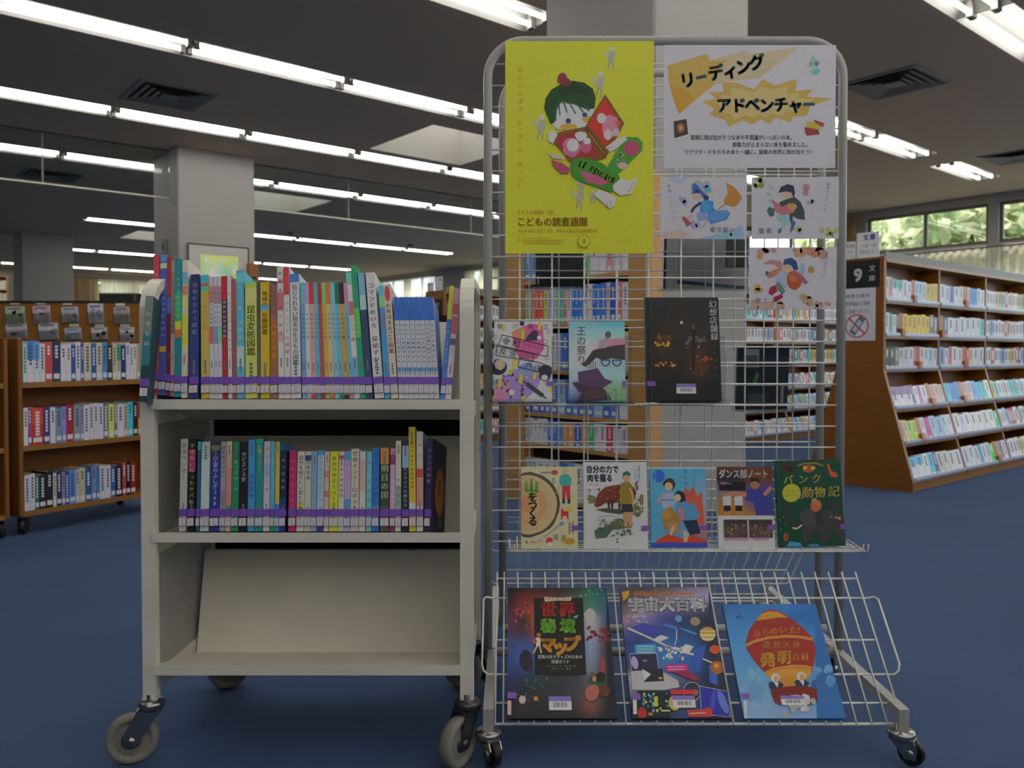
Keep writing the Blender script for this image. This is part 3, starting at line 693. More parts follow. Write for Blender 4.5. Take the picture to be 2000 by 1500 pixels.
blues = ['宇宙', '地球', '動物', '植物', '恐竜', '人体', '乗り物', '魚']
for i in range(8):
    x0 = 779.4 + i * 9.87
    T1.append((x0, x0 + 9.7, 580, -14.5, '#74767c', [(0, .235, '#1c4a90'), (.7, .74, '#3a6a94')], 'たんけん' + blues[i] + 'ずかん', '#2a3a5c', .26, .66, .72, '%s blue-headed series book from the sloping end' % ORD[7 - i], ORD[7 - i] + ' blue-headed'))
T1 += [
 (859.4, 869, 558, 20, '#24589a', [(0, .3, '#9a8c18')], 'スポーツルール', '#7a9ab8', .34, .7, .6, 'blue book with yellow head', 'yellow-headed'),
 (869.2, 880.8, 563, 19.5, '#86787c', [(0, .14, '#8a6a74'), (.14, .24, '#a03a50'), (.26, .42, '#a84a56'), (.46, .52, '#4a4060')], 'いのち', '#a03048', .25, .42, .6, 'white and pink book', 'white and pink'),
]
n = len(T1)
def redoval(p): p.ell(50, 9, 40, 7, '#9a2a3c')
def rainbow(p):
    for i, c in enumerate('#a03040 #2a5a9c #2a5a9c #a05a30 #2a6a9c #a03a54'.split()): pass
for i, b in enumerate(T1):
    nb = (T1[i - 1][12] if i else 'dark green', T1[i + 1][12] + ' ones' if i + 1 < n else 'the cart frame')
    cart_book(i, n, 0, *b[:12], nb, lift=max(0, .009 - .0015 * i) if i < 7 else 0, sub=[(.70, '#4a4852')], d=.115 if 'series book from' in b[11] else .17, extra=redoval if b[12] == 'cream' else None)
# leaning dark green book at the near end, turned outward
h = .222; o = book('book', 'dark green book turned outward at the end of the cart beside the pink book', .016, h, .16, C('#102e30'), 'books on the top shelf of the white cart')
spine(o, .016, h, '#102e30', [(0, .04, '#143c48'), (.35, .66, '#1c5058'), (.0, .35, '#4a5650')], 'いきもの', '#8a9088', .12, .5, .7); library_labels(o, .016)
o.location = (-.775, 1.70, .800); o.rotation_euler = (rad(-5), rad(3), rad(15))

T2 = [
 (347, 361, 857.6, 1, '#6e6c68', [], '水泳ワンダー', '#3a4250', .04, .55, .8, 'white book, grey title', 'grey-titled white'),
 (363, 377.4, 857, 1, '#0d1116', [(.12, .36, '#7a1f50')], '宇宙食になったサバ缶', '#8a8c20', .05, .86, .68, 'black book with pink and yellow title', 'black'),
 (380, 387, 862, 1, '#1c3c5c', [(0, .1, '#2a7c84')], '', Wt, 0, 0, 0, 'thin dark blue book', 'thin dark blue'),
 (388, 405, 863, 1, '#6c7a72', [(.2, .8, '#748480')], '', Wt, 0, 0, 0, 'pale green-grey book', 'green-grey'),
 (407, 425.4, 863, 1, '#16266a', [(.0, .2, '#1c2250'), (.04, .1, '#5a5630')], '宇宙のふしぎ366', '#9aa0ac', .2, .86, .86, 'navy book, bold white title', 'white-titled navy'),
 (426, 437, 863, 1, '#646068', [(.55, .7, '#57565e')], '図書館のひみつ', '#3a3842', .05, .5, .7, 'grey book', 'plain grey'),
 (437.6, 448, 862, 1, '#86705c', [(.0, .1, '#8a8460'), (.3, .72, '#8a5c54'), (.72, .8, '#3c6058')], '', Wt, 0, 0, 0, 'peach and yellow book', 'peach'),
 (449, 463, 863, 1, '#146044', [(.05, .2, '#1a5040')], 'ターブワーク', '#8aa090', .24, .68, .62, 'green book, white title', 'green'),
 (464, 480, 863, 1, '#121016', [], 'サピエンス史', '#8c8a80', .14, .54, .78, 'black book, white title', 'white-titled black'),
 (481, 495, 859, 0, '#2a6aa0', [(.4, .6, '#2a609a'), (.8, .95, '#4a6a6c')], '波の記憶', '#163c78', .44, .78, .65, 'sea blue book', 'sea blue'),
 (496, 511, 857, 0, '#126464', [(0, .05, '#147a5a')], '生物ミステリー', '#a09428', .08, .46, .6, 'teal book, yellow title', 'deep teal'),
 (511.5, 524, 862, 0, '#76747c', [(.28, .42, '#6a78a8')], 'あおぞら文庫', '#9a4450', .05, .7, .62, 'white book, pink title', 'pink-titled'),
 (525, 533.4, 862, 0, '#3a7ab0', [(.8, 1, '#1a6a3a')], 'こおり', '#8ab0c8', .1, .5, .6, 'thin light blue book', 'thin light blue'),
 (534.4, 543, 863, 0, '#245c9a', [(0, .7, '#94801c')], '', Wt, 0, 0, 0, 'yellow and blue book', 'yellow and blue'),
 (543.3, 556, 880, 0, '#141c30', [(.6, 1, '#142c58')], '夜の博物館', '#5a6070', .1, .6, .55, 'dark navy book', 'dark navy'),
 (561, 576, 880, 0, '#861a4c', [], 'きみの友だち', '#9a4a74', .1, .8, .5, 'magenta book', 'magenta'),
 (577, 592, 882, 0, '#7c7a74', [(.65, .75, '#8a8244')], '自分を知りたい君たちへ', '#2a3430', .06, .88, .7, 'white book, long black title', 'long-titled white'),
 (592.4, 605, 882, 0, '#7a786e', [(.05, .12, '#30305a')], ' 英語事典', '#3a3a3c', .04, .44, .7, 'white book with blue dot', 'blue-dotted'),
 (605.6, 616, 882, 0, '#5a6e86', [(.0, .4, '#50708e')], '', Wt, 0, 0, 0, 'pale slate blue book', 'slate blue'),
 (617, 630, 880, 0, '#70808a', [(0, .06, '#2a6c9a'), (.9, 1, '#1c2c60')], 'わたしのなかのあなたは', '#2a7090', .08, .76, .62, 'white book with blue head', 'blue-topped'),
 (631, 640, 882, 0, '#8a7470', [(.25, .33, '#a05450'), (.5, .58, '#a0524a')], '', Wt, 0, 0, 0, 'thin pinkish book', 'pinkish'),
 (641, 658.5, 882, 0, '#94a01c', [], '自分で考えてつくる力', '#3a4412', .06, .92, .5, 'bright lime yellow book', 'lime yellow'),
 (659, 669.6, 882, 0, '#827c74', [(.05, .1, '#8a3a44')], '日本の神話物語', '#46424c', .16, .7, .7, 'white book, grey title', 'mottled white'),
 (670, 682.4, 882, 0, '#7a6a8c', [(0, .12, '#3a6ca0'), (.6, .95, '#3a6aa4')], 'はるかぜ', '#8a4a70', .14, .55, .6, 'lilac and blue book', 'lilac'),
 (683, 699, 877, 0, '#7e7a70', [], '空想インナーロボット', '#2c2a28', .03, .9, .66, 'wide white book, black title', 'wide white'),
 (700, 712, 882, 0, '#827c78', [(.1, .5, '#86706c')], 'さくら', '#a06a74', .1, .55, .6, 'white and pink book', 'rosy white'),
 (713.6, 724, 882, 0, '#4a86a8', [], '夏の水族館', '#2a5a88', .1, .8, .6, 'light blue book', 'light blue'),
 (725, 739, 875, 0, '#1c508c', [(.7, .95, '#30649c')], 'クリフハンガー', '#123a6c', .06, .85, .62, 'strong blue book', 'strong blue'),
 (741, 759, 875, -1, '#3a3c28', [(0, .2, '#a0601c'), (.2, .7, '#22342a')], '明日の国', '#8c9a74', .24, .74, .86, 'dark green book with orange head', 'orange-headed'),
 (760, 770.4, 876, 0, '#80687c', [(0, .08, '#8a5a6a'), (.08, .2, '#6a1c50'), (.75, 1, '#6a1848')], '人魚の旅', '#94848e', .3, .75, .6, 'white and magenta book', 'magenta-ended'),
 (771, 782, 861, 0, '#807c70', [(.5, .85, '#5c6a64')], '宇宙探査', '#3a5a40', .48, .86, .7, 'white book, green title', 'green-titled'),
 (783.7, 797, 862, 0, '#0e1c28', [(.05, .3, '#5a7a90')], 'ヒッタイトの贈り力', '#6a6c74', .34, .88, .6, 'dark book with pale blue panel', 'pale-panelled dark'),
 (798.4, 812, 834, -2, '#94801a', [(0, .06, '#a0862a'), (.73, .79, '#8a8a80')], '調べてみよう身近な自然', '#3a3010', .16, .72, .5, 'tall yellow book', 'tall yellow'),
 (813, 825.8, 843, -1, '#807a76', [(.38, .47, '#a03028'), (.48, .75, '#94605c')], '本のひみつ', '#8a5050', .1, .75, .6, 'tall white book with red circle', 'red-circled'),
]
n = len(T2)
for i, b in enumerate(T2):
    nb = (T2[i - 1][12] if i else 'the perforated side', T2[i + 1][12] + ' ones' if i + 1 < n else 'dark purple ones')
    cart_book(i, n, 1, *b[:8], b[8] * .84, b[9] * .84, *b[10:12], nb, d=.145, sub=[(.05 if b[8] > .15 or not b[6] else .70, '#4c4a50')])
o = cart_book(0, 1, 1, 827.5, 839.5, 856, 0, '#1c1428', [(0, .98, '#241a3c')], 'のはらの図鑑', '#6a5a84', .1, .5, .66, 'dark purple book, orange oval on its cover,', (None, None), d=.155, yaw=rad(-7))
o['label'] = 'dark purple book with an orange oval on its cover, next to the red-circled white one'
p = Print(0, 0, 100, 140, .15, .195); p.ell(55, 78, 34, 40, '#6a3c10', n=22); p.ell(55, 76, 26, 32, '#7c4a16', n=22); p.ell(52, 70, 12, 14, '#5a3010'); p.rect(45, 122, 75, 134, '#3a3c40')
q = p.build('cover_picture', PR, o); q.rotation_euler = (0, 0, PI / 2); q.location = (.0139, .002, .004)

# ================================================================== white wire display rack
YP, YR = 2.147, 2.39
rack = thing('display_rack', 'white double-sided wire grid display rack on casters, hung with posters and books', 'display rack', (.40, 2.25, 0))
def rk(mb, name, m, par=None): return on(rack, mb, name, m, par)
def hoop(xl, xr, y, ztop, zbot, r=.094, tr=.0115):
    p = [(xl, y, zbot)] + [(xl + r - r * math.cos(t), y, ztop - r + r * math.sin(t)) for t in [PI / 2 * k / 8 for k in range(9)]] + \
        [(xr - r + r * math.sin(t), y, ztop - r + r * math.cos(t)) for t in [PI / 2 * k / 8 for k in range(9)]] + [(xr, y, zbot)]
    return MB().tube(p, tr, 12)
ZT = 1.712
FXL, FXR = at(953, 700, YP).x, at(1642, 700, YP).x; RXL, RXR = at(982, 700, YR).x, at(1602, 700, YR).x
rk(hoop(FXL, FXR, YP, ZT, .10), 'front_frame', GREYT); rk(hoop(RXL, RXR, YR, ZT, .10), 'rear_frame', GREYT)
rk(MB().tube([(FXL, YP, .112), (FXR, YP, .112)], .0115, 12), 'crossbar', GREYT); rk(MB().tube([(RXL, YR - .06, .112), (RXR, YR - .06, .112)], .0115, 12), 'crossbar', GREYT)
RLX, RRX, RY0, RY1 = -.052, .858, 1.775, 2.725
for x in (RLX, RRX):
    mb = MB(); mb.box(x - .0115, RY0, .098, x + .0115, RY1, .121)
    for y0 in (RY0, RY1 - .023): mb.box(x - .0115, y0, .072, x + .0115, y0 + .023, .098)
    mb.prism([(RY0 + .023, .098), (RY0 + .023, .080), (RY0 + .045, .098)], x - .002, x + .002); mb.prism([(RY1 - .023, .098), (RY1 - .023, .080), (RY1 - .045, .098)], x - .002, x + .002)
    rk(mb, 'base_rail', GREYT)
for x, y, yw in ((RLX, RY0 + .012, -60), (RRX, RY0 + .012, -40), (RLX, RY1 - .012, 80), (RRX, RY1 - .012, 40)): caster(rack, x, y, .073, .028, .018, rad(yw), .020, RUBB, STEEL)
for x in (FXL, FXR): caster(rack, x + (.012 if x > 0 else -.012), 2.235, .098, .030, .018, rad(60), .012, RUBB, STEEL)
WR = .0022
def wire_mesh(p, q, r=WR): return MB().tube([p, q], r, 6).mesh('wire', WIRE)
def grid(name, xl, xr, y, pxs, z0, dz, n, zlo, zhi):
    g = rk(MB().tube([(xl, y - .002, zlo), (xr, y - .002, zlo)], .0026, 6), name, WIRE)
    hm = wire_mesh((xl, 0, 0), (xr, 0, 0)); vm = wire_mesh((0, 0, zlo), (0, 0, zhi))
    off = Vector((0, 0, 0))
    for i in range(n): place('wire', hm, g, (0, y, z0 - i * dz))
    for px in pxs: place('wire', vm, g, (at(px, 700, y).x, y + .004, 0))
    return g
grid('front_grid', FXL, FXR, YP, [1015 + 63 * k for k in range(10)], 1.652, .0555, 23, .405, 1.703)
grid('rear_grid', RXL, RXR, YR, [1034 + 57.3 * k for k in range(10)], 1.64, .0555, 23, .405, 1.703)
# sloping wire baskets, front and (mirrored) rear
BF, BT = Vector((0, 1.80, .078)), Vector((0, 2.05, .337)); SD = (BT - BF).normalized(); NRM = Vector((0, -SD.z, SD.y)); BL = (BT - BF).length
def proj_y(p):
    z = p.z - CAMZ; return 750 - SHIFT - F * (p.y * SP + z * CP) / (p.y * CP - z * SP)
def slope_len(py):
    lo, hi = 0.0, .45
    for _ in range(40):
        m = (lo + hi) / 2
        if proj_y(BF + SD * m) > py: lo = m
        else: hi = m
    return lo
CRS = [slope_len(y) for y in (1373, 1317, 1250, 1168, 1130)]
def basket(name, mirror):
    def T(p): return Vector((p[0], 2 * 2.25 - p[1], p[2])) if mirror else Vector(p)
    def pt(x, l, n=0.0): q = BF + SD * l + NRM * n; return T((x, q.y, q.z))
    xl, xr = at(967, 1412, 1.80).x, at(1762, 1412, 1.80).x
    g = rk(MB().tube([pt(xl - .002, 0), pt(xr + .012, 0)], .0034, 8), name, WIRE)
    up = MB().tube([pt(0, -.002, .004), pt(0, CRS[-1] + .016, .004)], WR, 6).mesh('wire', WIRE); cr = MB().tube([pt(xl, 0), pt(xr, 0)], WR + .0004, 6); crm = cr.mesh('wire', WIRE)
    n = 27
    for i in range(n + 1):
        x = xl + (xr - xl - .018) * (i - 1) / (n - 1) + .018 if i else xl
        place('wire', up, g, Vector((x, 0, 0)))
    for l in CRS: place('wire', crm, g, pt(0, l) - pt(0, 0))
    for sx_, x0 in ((-1, xl), (1, xr)):
        mb = MB(); a, b = CRS[1], CRS[3]
        mb.tube([pt(x0, a), pt(x0 + sx_ * .018, a), pt(x0 + sx_ * .028, a + .006, .006), pt(x0 + sx_ * .032, a + .02, .012), pt(x0 + sx_ * .032, b - .01, .012), pt(x0 + sx_ * .026, b, .006), pt(x0 + sx_ * .014, b), pt(x0, b)], .0026, 6)
        mb.build('side_loop', WIRE, g)
    return g
basket('front_basket', False); basket('rear_basket', True)
# wire ledge that carries the lower row of books
lx0, lx1 = at(995, 1075, 2.06).x, at(1682, 1075, 2.06).x; zl = at(1100, 1074, 2.05).z
lg = rk(MB().tube([(lx0, YP, zl + .004), (lx0, 2.035, zl), (lx1, 2.035, zl), (lx1, YP, zl + .004)], .0024, 6), 'wire_ledge', WIRE)
for yy in (2.06, 2.085, 2.11): place('wire', wire_mesh((lx0, yy, zl - .001), (lx1, yy, zl - .001)), lg)
lip = MB()
for x in (lx0, lx0 + .014 * 0.9, lx1 - .012, lx1):
    lip.tube([(x, 2.035, zl), (x, 2.022, zl + .002), (x, 2.018, zl + .022)], .0016, 6)
lip.build('end_hook', WIRE, lg)
hmx = MB().tube([(0, 2.035, zl), (0, YP, zl + .012)], .0015, 6).mesh('wire', WIRE)
for k in range(14): place('wire', hmx, lg, (lx0 + .02 + k * (lx1 - lx0 - .04) / 13, 0, 0))

# ------------------------------------------------------------------ books standing face out
def face_book(label, x0, x1, yt, yb, Yb, lean, d, frame, base, paint, roll=0, bar=None, sticker=None, group=None, h=None, pos=None, w=None, spine_left=True):
    L = rad(lean)
    if pos is None:
        p = at(x0, yb, Yb); dd = Yb - (p.z - CAMZ) * SP; w = (x1 - x0) / F * dd
        k = (750 - SHIFT - yt) / F - .021; h = (k * Yb - (p.z - CAMZ)) / (math.cos(L) - k * math.sin(L))
    else: p = pos
    o = thing('book', label, 'book', p, group, (-L, rad(roll), 0))
    c = C(base); t = .0022; a, b = (0, w) if spine_left else (w, 0)
    mb = MB(); mb.box(0, 0, 0, w, t, h, c); mb.box(0, d - t, 0, w, d, h, c)
    if spine_left: mb.box(0, t, 0, t, d - t, h, c)
    else: mb.box(w - t, t, 0, w, d - t, h, c)
    mb.build('cover', PR, o)
    MB().box(t if spine_left else .004, t, .003, w - (.004 if spine_left else t), d - t, h - .003, PAGE).build('pages', PRM, o)
    pr = Print(*frame[:4], w, h)
    if len(frame) == 6: pr.x4 = frame
    paint(pr); q = pr.build('cover_print', PR, o); q.location = (0, -.0002, 0)
    off = -.0006 - pr.n * pr.STEP
    if bar:
        bx, by, bw, bh = bar; P0, P1 = pr.P(bx, by + bh), pr.P(bx + bw, by); b = Print(0, 0, 100, 60, P1[0] - P0[0], P1[2] - P0[2]); b.rect(0, 0, 100, 60, '#7c7a80'); b.rect(0, 0, 100, 22, '#5a4a84'); b.n += 1
        for k in range(17):
            if k % 5 != 3: b.face([b.P(20 + k * 3.6, 48), b.P(21.6 + k * 3.6 + (k % 3) * .5, 48), b.P(21.6 + k * 3.6 + (k % 3) * .5, 27), b.P(20 + k * 3.6, 27)], C('#2a2a2e'))
        q = b.build('barcode_label', PR, o); q.location = (P0[0], off, P0[2])
    if sticker:
        bx, by, bw, bh = sticker; P0, P1 = pr.P(bx, by + bh), pr.P(bx + bw, by)
        MB().box(P0[0] - (.0006 if P0[0] < .01 else 0), off, P0[2], P1[0] + (.0006 if P1[0] > w - .01 else 0), off + .0004, P1[2], C('#5a3a7c')).build('genre_sticker', PR, o)
    return o
_P = Print.P
def P4(s, x, y):
    f4 = getattr(s, 'x4', None)
    if f4 is None: return _P(s, x, y)
    x0t, y0, x1t, y1, x0b, x1b = f4; f = (y - y0) / (y1 - y0); f = min(max(f, 0), 1); xl = x0t + (x0b - x0t) * f; xr = x1t + (x1b - x1t) * f
    return (min(max((x - xl) / (xr - xl), 0), 1) * s.w, -s.n * s.STEP, (1 - f) * s.h)
Print.P = P4

def c_reiwa(p):
    p.rect(105, 270, 548, 885, '#7a797d')
    p.poly([(240, 350), (300, 320), (390, 285), (480, 300), (490, 480), (430, 560), (300, 560), (255, 450)], '#93406c'); p.poly([(240, 350), (320, 310), (360, 350), (300, 400), (250, 400)], '#a06048')
    p.poly([(110, 720), (180, 690), (260, 640), (330, 620), (420, 640), (470, 700), (430, 790), (330, 880), (110, 885)], '#6f5c88'); p.poly([(110, 760), (160, 720), (230, 740), (210, 870), (108, 885)], '#8a5c78')
    p.ell(360, 640, 70, 55, '#5a6aa4', jag=.15); p.poly([(340, 420), (370, 370), (410, 335), (445, 350), (440, 415)], '#2a2236'); p.ell(452, 395, 17, 17, '#85848a')
    for a in ((105, 590, 160, 110), (440, 640, 115, 90)): pass
    p.ell(135, 620, 70, 62, '#1f2230'); p.ell(150, 600, 42, 40, '#7a6a88'); p.ell(500, 650, 55, 48, '#1f2230'); p.ell(495, 690, 45, 38, '#1f2230'); p.ell(492, 700, 26, 22, '#7c7a80')
    p.ell(320, 285, 18, 20, '#1f2230'); p.specks(18, 120, 680, 330, 850, 7, 16, '#3a2c50 #463a60 #2a2236')
    for x, y, r in ((240, 812, 28), (355, 697, 13), (525, 352, 15), (500, 425, 17), (515, 548, 18), (115, 385, 14)): p.ell(x, y, r, r, '#4c4a54'); p.ell(x, y, r - 4, r - 4, '#85848a')
    for x, y, l in ((325, 380, 80), (455, 305, 60), (155, 605, 75), (260, 595, 80), (310, 710, 70), (415, 690, 50), (150, 740, 75), (230, 660, 40), (330, 860, 44), (180, 310, 40), (540, 790, 40)): p.line([(x - 4, y + l / 2), (x + 4, y - l / 2)], 24, '#a08c1c')
    p.line([(328, 725), (360, 750)], 8, '#20242e'); p.line([(355, 745), (480, 838)], 30, '#22303a'); p.line([(475, 835), (505, 858)], 10, '#22303a')
    for q in ([(165, 372), (524, 460), (512, 540), (140, 452)], [(128, 455), (410, 520), (405, 578), (118, 530)], [(302, 545), (492, 598), (472, 664), (288, 618)]): p.frame(q, 5, '#1c1c24')
    p.chars([('新', 150, 305), ('川', 268, 305), ('帆', 385, 307), ('立', 505, 310)], 44, '#3a3a46', .01)
    p.chars([('令', 198, 422), ('和', 275, 440)], 66, '#22222c', .01, 10); p.chars([('反', 175, 498), ('逆', 252, 515)], 62, '#22222c', .01, 10); p.chars([('六', 372, 605), ('法', 440, 628)], 58, '#22222c', .01, 10)
    p.text('その他のレイワ', 320, 442, 480, 24, '#5a2a4c', .01, 13); p.text('における健全な', 290, 520, 400, 18, '#5a2a4c', .01, 10); p.vtext('架空', 122, 430, 520, 30, '#33466c', .01)
def c_king(p):
    p.grid(['#5a86a0 #4f84a0 #3f829e #3a86a2', '#6a84a0 #6f8ca4 #6a90a4 #6aa0ac', '#77808e #7d7f8c #806e78 #7a5a66', '#7a8088 #76787e #6a7a84 #6a7c86', '#6f7a82 #70868a #6c8c90 #6a8488', '#66708a #4a4460 #5c7a60 #5a7c62', '#2e4a78 #33304e #3f6a6c #4c7c50'], k=3)
    p.poly([(800, 560), (850, 490), (930, 450), (1010, 440), (1060, 420), (1105, 425), (1105, 560), (1000, 545), (930, 560), (880, 540), (830, 590), (790, 610), (765, 595)], '#2f2a2c')
    p.poly([(880, 480), (960, 380), (1000, 400), (1040, 395), (1105, 400), (1105, 440), (1010, 450)], '#8a5c66'); p.ell(975, 365, 24, 26, '#4a3a44'); p.ell(940, 430, 40, 34, '#6a6470', jag=.2)
    for x in (800, 818, 836, 854, 872): p.line([(x, 570), (x + 2, 625)], 6, '#3a3a40')
    for x in (952, 1040): p.frame([(x - 34 + 34 * (1 - math.cos(t)), 560 + 44 * math.sin(t)) for t in [PI * k / 8 for k in range(9)]], 11, '#27405c')
    p.poly([(735, 650), (890, 620), (945, 700), (1010, 722), (930, 770), (960, 800), (840, 840), (740, 800), (690, 730), (740, 722)], '#3f2c48'); p.poly([(690, 730), (760, 740), (930, 770), (1000, 860), (720, 872), (770, 800)], '#2e2434'); p.ell(870, 820, 90, 40, '#3a2a2c', jag=.2); p.specks(20, 960, 760, 1100, 860, 6, 16, '#4a6a4a #6a7a3c #3a5a48')
    p.vtext('王の祭り', 765, 300, 596, 76, '#2a2a34', .0)
def c_genso(p):
    p.grid(['#0f1a1c #141618 #171614 #161616 #141618', '#0d1418 #171514 #1c1714 #191716 #15181c', '#0c1014 #221810 #241a14 #1c1a1a #131418', '#0b0e12 #2a1c0e #1c1816 #2a1c12 #121214', '#0a0c10 #1e160e #17130f #3a2010 #111114', '#0a0b0d #121010 #121010 #17110e #0c0c0e', '#080a0c #0e0d0d #0e0d0d #0e0d0d #080a0c'], k=3)
    p.specks(16, 1360, 375, 1480, 420, 8, 20, '#5a3c14 #4a3014 #3c2810'); p.specks(20, 1350, 425, 1480, 452, 5, 13, '#9a6c14 #8a5a14'); p.specks(22, 1350, 575, 1520, 605, 5, 12, '#9a6410 #8a5010 #6a4010')
    p.specks(12, 1600, 390, 1760, 470, 8, 20, '#4a4440 #3c3634 #544a44'); p.specks(14, 1680, 530, 1800, 590, 6, 14, '#7a3a14 #6a3010'); p.specks(10, 1600, 620, 1780, 680, 5, 10, '#5a3a14 #46201a')
    p.line([(1660, 300), (1655, 640)], 14, '#0c0c0e'); p.line([(1480, 130), (1430, 340)], 6, '#2a2622'); p.ell(1558, 275, 12, 12, '#8a8068'); p.ell(1650, 310, 16, 22, '#4a2c18'); p.line([(1310, 90), (1325, 860)], 6, '#1e2a30')
    p.vtext('幻想店舗録', 1802, 102, 412, 62, '#8c8c90', .012, 4); p.vtext('くれいのも', 1818, 425, 700, 16, '#5a5a60', .0, 4)
def c_yama(p):
    p.rect(78, 95, 405, 560, '#8c8468'); p.ell(112, 312, 190, 186, '#3d3630', n=30, jag=.02); p.ell(112, 312, 174, 170, '#9a7c58', n=30, jag=.01)
    for r, c in ((150, '#a0785a'), (115, '#9c6e4c'), (80, '#a07452'), (45, '#946444')): p.ell(112, 310, r, r, c, n=26)
    p.chars([('山', 138, 205)], 84, '#2a8a2c', .05); p.vtext('をつくる', 145, 245, 430, 58, '#26231f', .03); p.vtext('ふるさとの森', 188, 180, 320, 14, '#a04038', .01)
    p.ell(331, 118, 17, 20, '#a07a60'); p.poly([(312, 112), (330, 92), (350, 110)], '#94843c'); p.poly([(305, 150), (320, 138), (350, 138), (372, 165), (368, 205), (310, 208), (298, 180)], '#2c7a76'); p.poly([(316, 205), (362, 205), (364, 280), (344, 280), (339, 230), (334, 280), (316, 280)], '#9a2430'); p.rect(316, 278, 332, 306, '#23252e'); p.rect(346, 278, 362, 306, '#23252e')
    p.ell(355, 338, 19, 18, '#a0862c'); p.poly([(308, 345), (318, 330), (326, 350), (350, 350), (354, 395), (344, 395), (340, 375), (318, 378), (316, 398), (308, 395)], '#94242c')
    p.line([(190, 130), (250, 128)], 10, '#5a585a'); p.ell(272, 128, 20, 14, '#9a3030'); p.ell(266, 178, 12, 20, '#6a685e'); p.line([(280, 250), (295, 210)], 5, '#77705c'); p.line([(300, 200), (302, 255)], 4, '#77705c')
    p.line([(205, 500), (310, 420)], 5, '#54606c'); p.ell(312, 420, 14, 9, '#54606c', -35); p.ell(240, 515, 20, 18, '#9a2a2a'); p.ell(245, 535, 16, 12, '#8a8a8c'); p.rect(310, 485, 335, 520, '#7c5c34'); p.ell(356, 520, 30, 18, '#8a641c'); p.rect(265, 480, 292, 512, '#5c6058'); p.line([(355, 405), (355, 480)], 4, '#5a4038'); p.line([(378, 405), (378, 480)], 4, '#5a4038')
    for y in (420, 440, 460): p.line([(355, y), (378, y)], 4, '#5a4038')
    p.line([(130, 525), (160, 525)], 6, '#8a5444'); p.ell(110, 525, 8, 9, '#5c5a54'); p.ell(185, 515, 16, 10, '#6a6c6c')
def c_niku(p):
    p.rect(432, 65, 802, 556, '#7d7c82'); p.text('自分の力で', 448, 106, 638, 46, '#13213c', .035); p.text('肉を獲る', 452, 156, 602, 46, '#13213c', .035); p.text('千松信也', 456, 193, 522, 16, '#55565c', .01)
    p.vtext('10歳からのまなび', 735, 85, 168, 13, '#2a78b0', .01); p.vtext('狩猟の世界へ', 757, 85, 180, 16, '#2a78b0', .02)
    p.ell(480, 275, 26, 22, '#46523c', jag=.3); p.specks(14, 455, 250, 500, 300, 4, 11, '#4a563c #6a5c34')
    p.poly([(492, 312), (505, 270), (520, 240), (560, 208), (620, 196), (690, 192), (725, 210), (740, 245), (725, 270), (700, 262), (660, 290), (610, 300), (560, 300), (530, 318), (505, 325)], '#57281c'); p.specks(40, 520, 205, 720, 285, 4, 12, '#6a3420 #4a2018 #7a4028 #52261a')
    for x in (570, 590, 632, 652): p.poly([(x, 285), (x + 16, 285), (x + 12, 335), (x + 2, 335)], '#33201a')
    p.poly([(500, 335), (560, 328), (640, 335), (700, 350), (640, 362), (560, 352)], '#34382c'); p.poly([(492, 455), (560, 430), (600, 400), (640, 385), (720, 420), (680, 440), (600, 450), (560, 495), (500, 500)], '#3a4638'); p.specks(30, 500, 390, 700, 495, 5, 14, '#4a563c #2c3a34 #5c5a34 #324a48')
    p.specks(26, 722, 260, 775, 370, 5, 14, '#5c5028 #6c5c30 #4a4a2c')
    p.poly([(662, 345), (712, 345), (708, 432), (692, 434), (690, 370), (684, 434), (664, 434)], '#8a6a48'); p.poly([(652, 300), (715, 300), (718, 352), (690, 350), (652, 352)], '#23282c'); p.poly([(650, 185), (700, 178), (718, 205), (722, 305), (640, 305), (642, 220)], '#6c5a1c'); p.ell(684, 150, 21, 26, '#94704c'); p.poly([(660, 150), (662, 125), (690, 115), (706, 130), (704, 145), (680, 138)], '#1f4a4e'); p.line([(700, 215), (716, 250), (718, 320)], 11, '#94704c')
    p.frame([(510 + 60 * (1 - math.cos(t)), 388 + 18 * math.sin(t)) for t in [2 * PI * k / 14 for k in range(14)]], 3, '#5a5c60'); p.line([(580, 415), (640, 455), (720, 470)], 3, '#5a5c60'); p.specks(8, 735, 175, 775, 225, 3, 9, '#4c4038'); p.specks(5, 455, 215, 495, 240, 3, 7, '#56565c'); p.rect(618, 500, 630, 507, '#3a3a40'); p.rect(618, 516, 630, 523, '#3a3a40')
